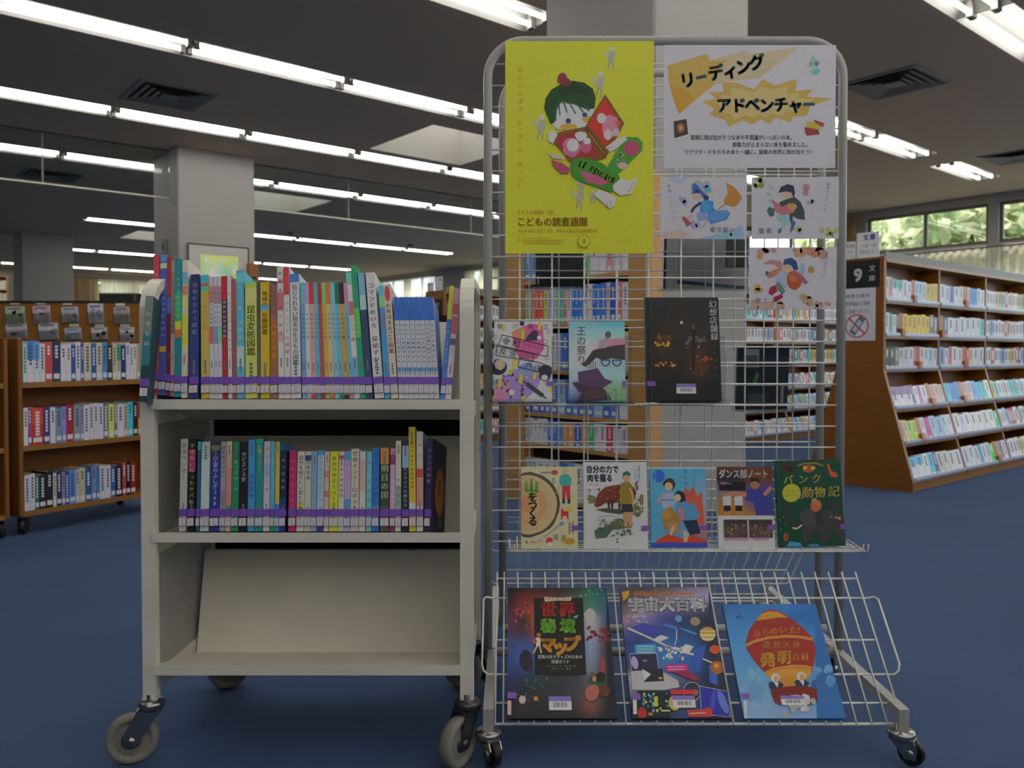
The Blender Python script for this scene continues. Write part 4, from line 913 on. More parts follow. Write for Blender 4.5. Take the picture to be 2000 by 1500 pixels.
def c_blue(p):
    p.grid(['#3a7ab4 #3a7cb6 #3a7ab2', '#3a78b0 #3c7ab2 #5a76a0', '#3a74ae #3a74ac #7a5c58', '#3f78b0 #3a70a4 #7c4a3a'], k=3)
    p.poly([(1000, 260), (1020, 210), (1040, 240), (1065, 200), (1085, 260), (1115, 240), (1122, 420), (1010, 420)], '#94402c'); p.ell(866, 150, 36, 36, '#1f4a94', n=20); p.vtext('青い鳥', 846, 125, 180, 12, '#6a90c0', .0)
    p.vtext('春の窓', 1020, 112, 205, 22, '#1c4a86', .01); p.vtext('ひびけ空へ', 1072, 108, 200, 20, '#2f62a0', .01)
    p.ell(925, 195, 36, 34, '#33241e', jag=.08); p.ell(922, 208, 24, 24, '#a07c62'); p.poly([(880, 300), (890, 245), (945, 240), (960, 300), (940, 330), (885, 330)], '#6e7488'); p.line([(890, 255), (855, 300)], 16, '#86606a'); p.line([(880, 285), (950, 285)], 8, '#3f5a94')
    p.ell(985, 265, 30, 34, '#251e20', jag=.06); p.poly([(990, 240), (1015, 250), (1020, 300), (1000, 330)], '#251e20'); p.ell(972, 272, 20, 22, '#a07c62'); p.poly([(965, 310), (1010, 290), (1070, 310), (1100, 370), (1070, 395), (980, 400), (960, 350)], '#3a6a8a'); p.poly([(975, 330), (1000, 325), (1010, 395), (980, 395)], '#8a5260')
    p.poly([(880, 350), (935, 320), (955, 350), (990, 400), (960, 460), (910, 420), (900, 470), (880, 400)], '#7a5c28'); p.ell(905, 365, 26, 24, '#8a642c'); p.poly([(905, 410), (960, 410), (990, 460), (920, 475)], '#86603c'); p.poly([(1000, 400), (1080, 395), (1100, 470), (1040, 480)], '#1c2438')
    p.poly([(830, 545), (850, 505), (920, 470), (990, 500), (1060, 480), (1130, 510), (1135, 545)], '#94301c'); p.poly([(935, 430), (955, 430), (935, 480), (920, 478)], '#a07c62'); p.poly([(1000, 450), (1035, 470), (1018, 520), (1000, 515)], '#a07c62'); p.rect(815, 522, 1138, 548, '#23388a')
def c_dance(p):
    p.rect(1203, 100, 1522, 556, '#7c7a7e'); p.grid(['#4a2a20 #4c2a1e #54301f #3c2218', '#181418 #1a1618 #5a3018 #4c2a14', '#5a5058 #4a4450 #2c3468 #30386c', '#7a5026 #8a5c22 #3a3a62 #262c58', '#86561c #8c5a1c #86561c #2a2e56'], 1203, 100, 1522, 374, k=3)
    p.rect(1215, 185, 1365, 235, '#121014'); p.poly([(1365, 240), (1400, 225), (1490, 230), (1500, 372), (1420, 374), (1410, 300), (1360, 290)], '#2a2c6a'); p.ell(1420, 195, 28, 32, '#7a503c'); p.poly([(1390, 190), (1398, 165), (1440, 163), (1450, 195), (1420, 180)], '#1c1414'); p.line([(1240, 262), (1300, 250), (1370, 255)], 26, '#865a44'); p.line([(1470, 260), (1512, 215)], 22, '#865a44')
    for x in (1258, 1324): p.poly([(x - 26, 270), (x + 22, 262), (x + 22, 318), (x - 22, 320)], '#7c7a80'); p.rect(x - 20, 318, x + 18, 350, '#15161e'); p.rect(x - 14, 348, x - 6, 372, '#86684e'); p.rect(x + 4, 348, x + 12, 372, '#86684e')
    p.text('ダンス部ノート', 1213, 140, 1498, 52, '#8c8a84', .03); p.text('伊藤花りん', 1220, 194, 1288, 16, '#77757a', .01)
    for x0 in (1237, 1380):
        x1 = x0 + 128; p.rect(x0 - 4, 395, x1 + 4, 498, '#4a4a4c'); p.grid(['#241a16 #2c2420 #241c1a', '#4a3a2a #3c3430 #4a3424', '#332c34 #463830 #2a2228'], x0, 400, x1, 494, k=3); p.specks(16, x0 + 10, 420, x1 - 10, 485, 4, 9, '#6a5040 #54484a #7a5a44 #3c3c54')
    p.rect(1240, 500, 1370, 510, '#8a5a74'); p.rect(1400, 500, 1490, 510, '#8a5a74')
def c_animals(p):
    p.rect(1500, 55, 1960, 550, '#0d3326'); p.line([(1565, 60), (1582, 545)], 5, '#0a281e'); p.specks(10, 1575, 75, 1640, 120, 8, 20, '#2a201c #33261f'); p.line([(1655, 90), (1700, 76), (1760, 76), (1805, 92)], 10, '#5c5a28'); p.ell(1722, 108, 34, 20, '#7a3c1c', jag=.2); p.ell(1700, 102, 14, 12, '#94702c'); p.ell(1745, 104, 14, 12, '#94702c')
    p.poly([(1822, 82), (1834, 80), (1848, 120), (1880, 135), (1885, 160), (1845, 155)], '#943c1c'); p.chars([('バ', 1606, 168), ('ン', 1690, 166), ('ク', 1766, 164)], 58, '#8a7c2c', .02); p.ell(1625, 243, 52, 52, '#86841c', n=22); p.text('どうぶつ', 1590, 232, 1660, 15, '#4a4a10', .01); p.text('ものがたり', 1588, 256, 1662, 14, '#4a4a10', .01)
    p.chars([('の', 1676, 262)], 42, '#77745c', .02); p.chars([('動', 1718, 240), ('物', 1786, 240), ('記', 1866, 238)], 66, '#8a7a2c', .02)
    p.poly([(1690, 400), (1700, 350), (1750, 335), (1800, 345), (1880, 350), (1925, 380), (1935, 520), (1890, 520), (1880, 470), (1850, 470), (1845, 520), (1790, 525), (1780, 460), (1745, 470), (1740, 525), (1695, 515), (1690, 450)], '#2a2b2b'); p.ell(1730, 385, 58, 55, '#303131'); p.poly([(1760, 350), (1800, 350), (1810, 420), (1770, 440)], '#232424')
    p.line([(1690, 410), (1660, 425), (1620, 410), (1600, 370), (1605, 325), (1630, 305)], 22, '#262727'); p.line([(1688, 425), (1660, 445), (1635, 440)], 9, '#8a826c'); p.ell(1765, 318, 32, 34, '#8a4a2c'); p.ell(1755, 290, 16, 16, '#7a5a44'); p.ell(1860, 310, 42, 24, '#262a28', jag=.2); p.poly([(1600, 545), (1620, 515), (1680, 525), (1690, 545)], '#2c6a90'); p.poly([(1720, 545), (1740, 530), (1780, 535), (1790, 545)], '#2c6a90'); p.ell(1598, 490, 16, 26, '#6a3a1c'); p.specks(8, 1560, 300, 1600, 460, 4, 9, '#1c4a34 #5a4a1c'); p.specks(7, 1840, 380, 1930, 400, 4, 8, '#86603c')
def c_world(p):
    p.grid(['#0c0f16 #141214 #201618 #1c1a1c #1e2422 #1c4038 #143048', '#141418 #5a1c1a #542220 #3c2420 #3a3a36 #1c5a40 #1c4050', '#3a1620 #6a2824 #8a4026 #201614 #24201e #3a5a50 #24405c', '#4a1c34 #2c1c24 #94482c #141212 #181618 #6a6c6a #26385a', '#3a2440 #33242c #7a3c2c #101014 #16161c #6a7078 #4a2434', '#2a3458 #2c3a6c #3a3a5c #101218 #15171f #5c6a84 #3c1822', '#24346c #2a4480 #2a3c6a #0f131c #141822 #5a6478 #241c2a', '#1e2c58 #26305a #2c3650 #141a24 #171c26 #545c68 #26242c', '#16204a #1c2434 #1c2a30 #22282e #2a2c34 #3c4048 #2a2a30', '#161c38 #141a20 #1c2224 #22242a #2e2c34 #463c3c #1c2420', '#101420 #221a20 #161a1c #1c1c22 #26222a #5c3430 #12161a', '#0a0c14 #14141a #121418 #141418 #181618 #30201e #0c0e12'], k=3)
    p.specks(26, 130, 250, 300, 560, 6, 26, '#6a2030 #4a1a2c #8a3c2c #2a1c24'); p.specks(20, 900, 520, 1120, 700, 8, 34, '#5a1424 #6a1a28 #4a1420'); p.ell(925, 400, 60, 80, '#6a6a68', jag=.1); p.specks(22, 820, 90, 1080, 240, 3, 12, '#1c6a44 #2a7a54 #5a8a7a'); p.ell(255, 900, 70, 110, '#1c1a24', jag=.15); p.specks(14, 250, 1000, 440, 1140, 8, 26, '#1c3c3c #24483c #1a3058')
    p.specks(20, 120, 1050, 480, 1330, 3, 8, '#8a7a54 #6a6a70'); p.ell(215, 1300, 36, 40, '#7c766c'); p.ell(355, 1290, 24, 24, '#94602c'); p.ell(1050, 950, 34, 100, '#6a2c30', jag=.15)
    p.poly([(335, 195), (850, 195), (880, 1045), (350, 1045)], '#12100f')
    p.poly([(440, 180), (580, 190), (700, 185), (735, 180), (720, 230), (580, 225), (450, 240)], '#8a7c66'); p.text('THE HIGH TRAIL', 460, 206, 705, 34, '#6a2c20', .03, 0, .6)
    p.chars([('世', 487, 330), ('界', 680, 330)], 168, '#861f1c', .05); p.chars([('秘', 487, 515), ('境', 690, 515)], 164, '#4a7c1c', .05); p.chars([('マ', 480, 725), ('ッ', 612, 750), ('プ', 730, 715)], 186, '#94641c', .05)
    p.poly([(745, 415), (800, 390), (790, 425), (770, 432)], '#3a7aa8'); p.ell(385, 620, 26, 26, '#7a4a26'); p.poly([(350, 650), (400, 650), (405, 740), (360, 750)], '#86807a'); p.line([(365, 745), (330, 820)], 18, '#94745c'); p.line([(395, 735), (412, 820)], 18, '#94745c'); p.ell(340, 690, 26, 34, '#7a3a24')
    p.text('冒険大好きキッズのための', 375, 858, 845, 44, '#8c8c92', .02); p.text('探検ガイド', 515, 910, 708, 44, '#8c8c92', .02); p.text('サラ・シェパード　さかいだ・訳', 455, 958, 770, 22, '#5c5a5a', .0); p.text('日本アルス　監修', 515, 985, 725, 22, '#5c5a5a', .0)
    p.ell(1000, 1110, 90, 75, '#163a22', jag=.08); p.ell(1030, 1075, 52, 56, '#15110f'); p.ell(965, 1090, 22, 30, '#86604c'); p.ell(940, 1040, 20, 24, '#5c3a2c'); p.ell(1060, 1210, 66, 60, '#46241a', jag=.1); p.ell(940, 1230, 70, 90, '#7a4438', 30)
    p.rect(60, 1310, 100, 1450, '#86706c')
def c_space(p):
    p.grid(['#3a3440 #2c2830 #3a3238 #4a4454 #5a5468', '#2a2420 #4a4040 #5a5058 #6a6474 #6a648a', '#3c3434 #6a6068 #4a446a #3c3c5c #2c3050', '#6a5060 #54507c #2a3068 #1e2844 #161c28', '#3c3c6a #262e5c #1e3a6c #183454 #161c24', '#242a50 #1c3064 #1e4c80 #1c4070 #122038', '#202c5c #244880 #24588c #1f4a80 #13233c', '#2c2c4a #2a4468 #2a5480 #24427c #141c38', '#6a6a70 #54565e #4a546c #2a3458 #121a30', '#5c5c60 #44464c #34405a #1e2c4c #10162a', '#161c2c #14202c #22303c #1e2c50 #1a2258', '#121824 #0f1a28 #1c2c3a #22386a #141c48'], k=3)
    p.specks(16, 100, 400, 340, 480, 6, 22, '#7a6a70 #86605c #6a5c70'); p.chars([('知', 205, 142), ('り', 258, 146), ('た', 305, 146), ('い', 350, 148), ('事', 405, 128)], 60, '#a0561c', .05); p.text('がどんどんわかる！', 440, 148, 850, 50, '#a0561c', .05)
    p.text('宇宙大百科', 108, 274, 955, 178, '#2a2440', .075); p.text('宇宙大百科', 108, 272, 955, 172, '#8a8a92', .045); p.poly([(45, 130), (130, 110), (120, 180), (60, 240)], '#a0641c')
    p.text('監修 渡部潤', 90, 408, 262, 22, '#86868a', .01)
    p.poly([(150, 535), (275, 485), (450, 560), (320, 625)], '#2a2f7a'); p.poly([(460, 500), (500, 490), (640, 535), (620, 560)], '#2c548a'); p.poly([(660, 550), (680, 540), (850, 600), (830, 622)], '#2c608e'); p.line([(105, 545), (310, 640), (520, 740), (740, 820), (800, 830)], 22, '#77766e'); p.line([(800, 835), (1000, 920)], 14, '#8a8478'); p.poly([(370, 670), (460, 620), (545, 650), (440, 700)], '#86847e'); p.poly([(640, 790), (720, 720), (805, 745), (750, 820)], '#86847a'); p.line([(630, 560), (620, 690), (600, 730)], 9, '#86847e')
    p.specks(26, 430, 750, 690, 890, 10, 24, '#86847e #6c6a66 #94928a #54585c'); p.ell(450, 780, 24, 24, '#94928a'); p.poly([(830, 770), (940, 720), (860, 1010), (740, 1000)], '#1f3c80'); p.poly([(960, 940), (1050, 960), (1040, 1160), (960, 1120)], '#24448a')
    p.ell(650, 440, 38, 40, '#3a68a8'); p.ell(830, 470, 54, 50, '#6a584c'); p.ell(960, 612, 86, 80, '#86663c', n=20); p.poly([(876, 570), (1040, 570), (1044, 590), (876, 592)], '#a08448'); p.poly([(875, 610), (1046, 610), (1040, 640), (882, 640)], '#8a9044'); p.poly([(890, 655), (1030, 655), (1010, 680), (915, 680)], '#94826a'); p.ell(1030, 780, 56, 48, '#94381c'); p.ell(1045, 970, 68, 70, '#7a4414'); p.ell(1040, 950, 30, 26, '#9a6c24')
    p.poly([(170, 730), (400, 720), (410, 820), (180, 825)], '#2c6cb4'); 
    for y in (748, 778, 808): p.line([(200, y), (375, y)], 12, '#6a94c4')
    p.frame([(120, 828), (405, 822), (425, 1000), (135, 1010)], 5, '#77767c'); p.poly([(124, 832), (402, 826), (420, 995), (138, 1005)], '#1a1c30'); p.ell(170, 920, 36, 70, '#77688a', -12); p.ell(280, 900, 26, 14, '#4a4a60'); p.poly([(125, 1020), (250, 1000), (470, 1020), (620, 1100), (640, 1170), (480, 1200), (140, 1200)], '#6a6a6c'); p.poly([(250, 985), (465, 980), (475, 1110), (265, 1120)], '#141624'); p.poly([(250, 985), (340, 1040), (265, 1110)], '#8a8a90'); p.ell(440, 1080, 24, 12, '#a0602c')
    p.poly([(480, 945), (720, 935), (745, 1000), (510, 1020)], '#94185c'); p.poly([(560, 1015), (740, 1005), (860, 1090), (790, 1110)], '#6a1c34')
    for y in (965, 992): p.line([(520, y), (700, y - 4)], 10, '#b0708c')
    p.ell(770, 1215, 95, 98, '#77705c', n=22); p.ell(770, 1215, 88, 90, '#1c2038', n=22); p.ell(800, 1225, 40, 30, '#6a4a3c'); p.poly([(850, 1160), (1165, 1215), (1160, 1465), (860, 1440)], '#1a2070'); p.frame([(850, 1160), (1165, 1215), (1160, 1465), (860, 1440)], 5, '#77767c'); p.ell(1090, 1320, 40, 120, '#4450a0', -20); p.ell(990, 1300, 26, 110, '#2c3488', 10)
    p.rect(190, 1210, 530, 1470, '#0c161c'); p.specks(26, 240, 1220, 510, 1420, 10, 20, '#3a6a70 #4a7a7a #2a4a54 #86843a'); p.rect(365, 1265, 405, 1365, '#8a8424'); p.ell(235, 1430, 50, 60, '#7a1c18'); p.rect(300, 1425, 345, 1450, '#8a5a2c'); p.line([(435, 1405), (530, 1405)], 16, '#86845c'); p.rect(540, 1200, 800, 1245, '#941c24'); p.ell(580, 1330, 62, 75, '#8a7c2c'); p.ell(575, 1320, 40, 40, '#94605c'); p.poly([(700, 1400), (880, 1390), (940, 1370), (975, 1400), (970, 1465), (715, 1465)], '#8a2420'); p.line([(730, 1435), (900, 1425)], 12, '#b06c64'); p.rect(140, 1300, 180, 1440, '#86807a')
def c_balloon(p):
    p.grid(['#1a4a7c #1c5084 #1e548a #1a4c84', '#2a5c8c #23588a #1a5088 #164a80', '#2c6090 #2c6494 #286090 #23588c', '#35699a #33689a #2f6696 #2c6294', '#3c6c9c #3a6c9c #3a6c9a #34689a', '#4a70a0 #4a74a4 #44709e #3f6c9c', '#4c6c9c #5876a8 #506ea2 #4a6ca0', '#5470a4 #5c74ac #5a72ac #5470a8'], k=3)
    p.specks(7, 250, 200, 340, 280, 10, 34, '#1c4470 #1e4c7a'); p.specks(7, 860, 190, 980, 260, 10, 34, '#1a447a #1c4c80'); p.specks(12, 380, 880, 600, 1000, 20, 60, '#4870a0 #5078a4'); p.specks(14, 270, 1050, 600, 1200, 20, 70, '#46709c #5474a4 #4a6c9c'); p.specks(10, 1080, 860, 1300, 1100, 20, 60, '#44709e #3c6896 #4a74a2')
    p.poly([(600, 160), (680, 170), (760, 210), (860, 285), (1000, 410), (1090, 520), (1115, 640), (1105, 780), (1070, 910), (1040, 960), (620, 975), (540, 905), (430, 780), (355, 660), (340, 560), (380, 420), (470, 280), (540, 190)], '#6f1812'); p.poly([(450, 300), (520, 215), (600, 182), (700, 190), (790, 245), (810, 262), (700, 262), (560, 285)], '#94661c')
    for i in range(9): p.line([(490 + i * 34, 215 + abs(4 - i) * 10), (470 + i * 38, 290)], 5, '#6a4414')
    p.line([(345, 600), (440, 550), (600, 508), (800, 490), (960, 500), (1085, 530)], 34, '#8a5c1a'); p.poly([(540, 905), (640, 860), (850, 825), (1000, 830), (1075, 850), (1060, 930), (1000, 1010), (700, 1060), (600, 980)], '#94641a'); p.line([(570, 915), (700, 870), (900, 855), (1060, 870)], 10, '#7a4a14'); p.poly([(700, 970), (840, 960), (900, 1000), (890, 1080), (730, 1080)], '#8a5c16')
    p.text('かずかず', 560, 325, 750, 40, '#6a4018', .02); p.chars([('ひ', 470, 460), ('ら', 565, 440), ('め', 660, 425), ('い', 755, 415), ('た', 870, 415), ('！', 955, 415)], 96, '#86621c', .02); p.text('奇想天外', 520, 592, 960, 92, '#86621c', .02); p.chars([('発', 580, 765)], 170, '#94741e', .04); p.chars([('明', 765, 735)], 158, '#94741e', .04); p.chars([('百', 895, 738), ('科', 995, 735)], 88, '#94741e', .02)
    for x, y in ((660, 975), (950, 955)): p.poly([(x - 80, y + 60), (x - 30, y + 30), (x + 30, y + 30), (x + 90, y + 75), (x + 60, y + 120), (x - 60, y + 120)], '#142236'); p.ell(x, y, 52, 52, '#7c7a70', jag=.06); p.ell(x + 8, y + 14, 28, 36, '#94684c'); p.poly([(x - 20, y + 50), (x + 34, y + 48), (x + 20, y + 110)], '#86847e')
    p.poly([(600, 1110), (680, 1080), (860, 1065), (1100, 1075), (1125, 1110), (1125, 1235), (1060, 1270), (720, 1275), (640, 1240)], '#54140e'); p.specks(12, 740, 1200, 1080, 1400, 30, 70, '#6f6e6c #777674 #62666c'); p.ell(1095, 1045, 34, 50, '#23406c'); p.rect(290, 1225, 325, 1410, '#7a7c86')

GR1, GR2, GR3 = 'face-out books on the upper stands of the wire rack', 'face-out books on the wire ledge', 'large books on the sloping wire basket'
Y1 = 2.085
face_book('white book with pink and purple collage and boxed title on a clear stand', 965, 1078, 628, 785, Y1, 7, .014, (105, 270, 548, 885), '#7a797d', c_reiwa, sticker=(505, 728, 43, 36), group=GR1, spine_left=False)
face_book('pale blue book with a roof and galloping beast picture on a clear stand', 1112, 1222, 628, 785, Y1, 7, .016, (668, 265, 1105, 875), '#33607c', c_king, sticker=(1080, 718, 25, 34), group=GR1, spine_left=False)
o = face_book('large black book with glowing lamps picture and white title beside the pale blue book', 1264, 1410, 581, 784, Y1, 9, .022, (1270, 80, 1848, 870, 1290, 1880), '#0c0f12', c_genso, bar=(1520, 738, 152, 74), sticker=(1292, 720, 62, 36), group=GR1)
Y2 = 2.06
face_book('cream book with a sliced log and red-trousered figure at the end of the ledge', 1018, 1129, 912, 1071, Y2, 8, .014, (78, 95, 405, 560), '#8c8468', c_yama, sticker=(370, 430, 35, 28), group=GR2, spine_left=False)
face_book('white book with a wild boar and a standing boy, second on the ledge', 1141, 1266, 903, 1071, Y2, 8, .014, (432, 65, 802, 556), '#7d7c82', c_niku, sticker=(766, 428, 36, 28), group=GR2, spine_left=False)
face_book('bright blue paperback with two girls in the middle of the ledge', 1272, 1382, 915, 1069, Y2, 8, .012, (815, 105, 1138, 548), '#3a70a8', c_blue, sticker=(1096, 425, 38, 28), group=GR2, spine_left=False)
face_book('brown and white book with dancer photographs on the ledge', 1404, 1514, 912, 1071, Y2, 8, .013, (1203, 100, 1522, 556), '#7c7a7e', c_dance, sticker=(1484, 425, 38, 28), group=GR2, spine_left=False)
face_book('dark green book with an elephant and yellow circle at the far end of the ledge', 1524, 1652, 900, 1069, Y2, 8, .018, (1530, 57, 1898, 548, 1568, 1938), '#0d3326', c_animals, roll=-1.2, sticker=(1905, 425, 33, 28), group=GR2)
def slope_book(label, xb0, xb1, ytop, d, frame, base, paint, bar, sticker, group):
    X0, X1 = at(xb0, 1413, 1.795).x, at(xb1, 1413, 1.795).x; p = BF + SD * .005 + NRM * (d + .0065); ln = slope_len(ytop) - .008
    return face_book(label, 0, 0, 0, 0, 0, 90 - math.degrees(math.atan2(SD.z, SD.y)), d, frame, base, paint, 0, bar, sticker, group, ln, Vector((X0, p.y, p.z)), X1 - X0)
slope_book('large dark night-coloured book with red, green and orange title on the sloping basket', 991, 1206, 1154, .014, (60, 70, 1100, 1480, 60, 1205), '#10131c', c_world, (492, 1268, 230, 138), (62, 1228, 90, 62), GR3)
slope_book('large blue space book with planets, station and white title on the sloping basket', 1234, 1428, 1152, .013, (20, 70, 985, 1475, 130, 1178), '#1c1e2c', c_space, (565, 1258, 225, 120), (138, 1240, 80, 60), GR3)
slope_book('large light blue book with a red hot-air balloon on the sloping basket', 1452, 1651, 1185, .013, (95, 90, 1112, 1410, 292, 1446), '#1c4a7c', c_balloon, (722, 1172, 245, 100), (276, 1145, 76, 52), GR3)

# clear stands, front and rear
def stand(label, x, z, w, h, y, flip=False):
    o = thing('acrylic_stand', label, 'book stand', (x, y, z), 'clear acrylic book stands'); sg = -1 if flip else 1
    if flip: o.rotation_euler = (0, 0, PI)
    MB().box(0, .036, 0, w, .0385, h).build('back_plate', ACRYL, o); MB().box(0, -.008, -.0025, w, .0385, 0).build('ledge', ACRYL, o); MB().box(0, -.0105, -.0025, w, -.008, .009).build('lip', ACRYL, o)
for x0, x1, l in ((958, 1084, 'clear acrylic stand under the pink collage book'), (1106, 1238, 'clear acrylic stand under the pale blue book'), (1285, 1424, 'clear acrylic stand under the large black book')):
    p = at(x0, 786, Y1); stand(l, p.x, p.z - .0005, (x1 - x0) / F * Y1, .17, Y1 - .001)
def back_book(label, x0, x1, yt, yb, base, paint=None, d=.015):
    p, q = at(x0, yb, 2.425), at(x1, yt, 2.425); w, h = q.x - p.x, q.z - p.z
    o = thing('book', label, 'book', (p.x, 2.425, p.z), 'books on the back side of the wire rack', (rad(6), 0, 0)); c = C(base); t = .002
    mb = MB(); mb.box(0, 0, 0, w, t, h, c); mb.box(0, d - t, 0, w, d, h, c); mb.box(0, t, 0, t, d - t, h, c); mb.build('cover', PR, o); MB().box(t, t, .003, w - .003, d - t, h - .003, PAGE).build('pages', PRM, o)
    if paint:
        pr = Print(0, 0, 100, 100, w, h); paint(pr); k = pr.build('back_print', PR, o); k.location = (0, -.0002, 0)
    stand('clear acrylic stand at the back of the rack, under the ' + label.split(' seen')[0], q.x + .01, p.z - .001, w + .02, .16, 2.426 + d * 0 + .0, True); return o
back_book('black book seen from behind below the yellow poster', 1046, 1139, 420, 561, '#090d10', lambda p: p.rect(4, 84, 7, 96, '#86847e'))
def bk2(p): p.rect(0, 0, 3, 100, '#10182c'); p.rect(72, 12, 98, 62, '#1c2c1c'); p.rect(74, 15, 82, 38, '#3a2420'); p.rect(86, 15, 96, 38, '#243a20'); p.rect(74, 42, 84, 60, '#4a4c48'); p.line([(14, 86), (97, 97)], 6, '#1c3050')
back_book('pale grey book seen from behind above the large black book', 1295, 1462, 452, 566, '#76726e', bk2)
def bk3(p): p.rect(12, 4, 42, 34, '#54565a'); p.rect(16, 14, 38, 30, '#34363a'); p.line([(34, 60), (40, 42)], 7, '#4a6a2c'); p.ell(40, 84, 18, 10, '#3c4048'); p.rect(78, 52, 96, 96, '#0f1a30'); p.rect(86, 60, 92, 92, '#6a625c')
back_book('dark navy book with barcode seen from behind beside the large black book', 1437, 1538, 676, 800, '#0b1626', bk3)

# ------------------------------------------------------------------ posters, sign and cards on the grid
YS = 2.128
def sheet(name, label, cat, quad, frame, paint, part='print', y=YS, group=None, roll=0):
    x0, y0, x1, y1 = quad; p, q = at(x0, y1, y), at(x1, y0, y); w, h = q.x - p.x, q.z - p.z
    o = MB().box(0, 0, 0, w, .0006, h, C('#78777a')).build(name, PR); o.location = p; o.rotation_euler = (0, rad(roll), 0); tag(o, label, cat, group)
    pr = Print(*frame, w, h); paint(pr); k = pr.build(part, PR, o); k.location = (0, -.0002, 0); return o
def s_poster(p):
    r, g = '#5c3a10', '#0f3314'
    p.rect(28, 0, 1065, 1485, '#b6ae04'); p.vtext('あいことばは', 132, 172, 500, 40, '#7a4a0c', .0); p.vtext('ヒ・ラ・ケ・ホ・ン！', 132, 545, 1035, 40, '#7a4a0c', .0)
    for x, y, s in ((770, 110, 1.0), (690, 290, 1.1), (280, 590, 1.1), (550, 1090, 1.0), (640, 1080, .6), (560, 1000, .7)):
        p.ell(x, y, 26 * s, 44 * s, '#6c6c62', 12, jag=.15); p.ell(x + 4, y - 54 * s, 16 * s, 18 * s, '#8a8a80'); p.poly([(x - 10, y - 20 * s), (x - 60 * s, y - 50 * s), (x - 44 * s, y + 10 * s)], '#84845c'); p.line([(x + 10, y + 30 * s), (x + 6, y + 95 * s)], 9, '#66665c'); p.line([(x - 8, y + 30 * s), (x - 26 * s, y + 84 * s)], 9, '#5e6258')
    p.poly([(745, 870), (870, 670), (955, 672), (990, 710), (985, 765), (820, 930), (760, 960)], '#2a6a1c'); p.ell(915, 750, 56, 52, '#86304c', jag=.1); p.ell(850, 870, 34, 24, '#84706c'); p.specks(10, 780, 760, 860, 860, 6, 16, '#84506c #4c7c2c')
    p.poly([(370, 440), (640, 440), (660, 560), (590, 620), (400, 620), (360, 590)], '#84807c'); p.ell(470, 600, 60, 24, '#94702c'); p.ell(600, 545, 34, 26, '#94702c'); p.ell(465, 558, 30, 20, '#8c8c90'); p.ell(468, 558, 19, 18, '#1f2c50'); p.ell(585, 515, 28, 18, '#8c8c90'); p.ell(584, 516, 18, 16, '#1f2c50')
    p.poly([(300, 470), (310, 400), (350, 340), (420, 300), (500, 278), (580, 292), (640, 335), (660, 400), (650, 470), (600, 480), (500, 440), (420, 420), (390, 480), (372, 570), (345, 580), (325, 530)], g); p.poly([(400, 340), (500, 300), (590, 330), (620, 380), (500, 360), (420, 390)], '#17250f')
    for a, b in (((400, 420), (410, 520)), ((430, 410), (460, 500)), ((470, 420), (520, 510)), ((520, 430), (575, 500)), ((570, 440), (615, 490)), ((385, 450), (380, 560))): p.line([a, b], 9, '#1c4440')
    p.ell(425, 265, 34, 42, '#6a2030', jag=.15); p.ell(455, 290, 34, 30, '#5c1c28', jag=.1)
    p.poly([(590, 590), (725, 372), (860, 575), (740, 800)], r); p.poly([(610, 590), (722, 405), (835, 575), (735, 740)], '#941c14'); p.ell(760, 590, 62, 78, '#94586c', jag=.12); p.ell(700, 540, 32, 36, '#8c807c'); p.ell(745, 655, 30, 36, '#907c80'); p.ell(800, 640, 24, 26, '#84707c'); p.poly([(790, 560), (838, 570), (812, 610)], '#a0441c')
    p.poly([(352, 695), (395, 640), (590, 598), (740, 815), (690, 830), (470, 845), (440, 790)], r); p.poly([(375, 705), (410, 665), (575, 630), (690, 800), (480, 820), (450, 780)], '#7c1c1c'); p.ell(490, 745, 62, 66, '#8c4c68', jag=.1); p.ell(500, 728, 42, 46, '#8a8684'); p.ell(555, 665, 40, 34, '#868480', jag=.15); p.ell(590, 740, 40, 50, '#84405a', jag=.15); p.ell(600, 700, 26, 24, '#86807c'); p.line([(590, 600), (725, 800)], 24, '#4a2c0c'); p.line([(612, 640), (720, 790)], 5, '#946c1c')
    p.poly([(325, 640), (360, 625), (395, 650), (360, 720), (330, 700)], '#86827c'); p.poly([(728, 745), (800, 690), (870, 665), (880, 690), (820, 740), (760, 775)], '#86827c'); p.line([(735, 752), (790, 735)], 4, '#54504c')
    p.poly([(480, 870), (500, 830), (560, 812), (700, 850), (825, 940), (830, 980), (775, 1058), (640, 1010), (530, 975), (490, 930)], '#2a6414'); p.poly([(545, 905), (640, 930), (770, 980), (700, 1010), (600, 985)], '#8c3c5c'); p.text('LE PENSEUR', 545, 850, 800, 64, '#94882c', .03, 28); p.poly([(350, 830), (420, 850), (480, 890), (470, 925), (420, 930), (360, 870)], '#7a3444'); p.poly([(318, 780), (420, 800), (440, 830), (360, 820)], '#84746c')
    p.poly([(780, 1010), (830, 965), (900, 980), (955, 950), (940, 1000), (905, 1070), (830, 1080), (785, 1045)], '#888480'); p.poly([(650, 1080), (680, 1035), (740, 1060), (800, 1090), (795, 1150), (755, 1172), (700, 1120)], '#888480')
    for x, y in ((905, 1005), (895, 1030), (880, 1055)): p.line([(x, y), (x + 26, y - 14)], 4, '#5a5450')
    for x, y in ((735, 1130), (760, 1120)): p.line([(x, y), (x + 12, y + 30)], 4, '#5a5450')
    p.text('2025年第67回', 112, 1197, 360, 34, '#7c4a10', .01); p.text('こどもの読書週間', 108, 1263, 605, 66, '#7c4410', .02); p.text('4月23日〜5月12日 4月23日は子ども読書の日', 112, 1327, 670, 28, '#7c4c10', .01)
    for y, a, b in ((1378, 150, 340), (1396, 150, 440), (1414, 150, 430)): p.text('主催公益社団法人読書推進運動協議会後援文部科学省', a, y, b, 14, '#7c5c14', .0)
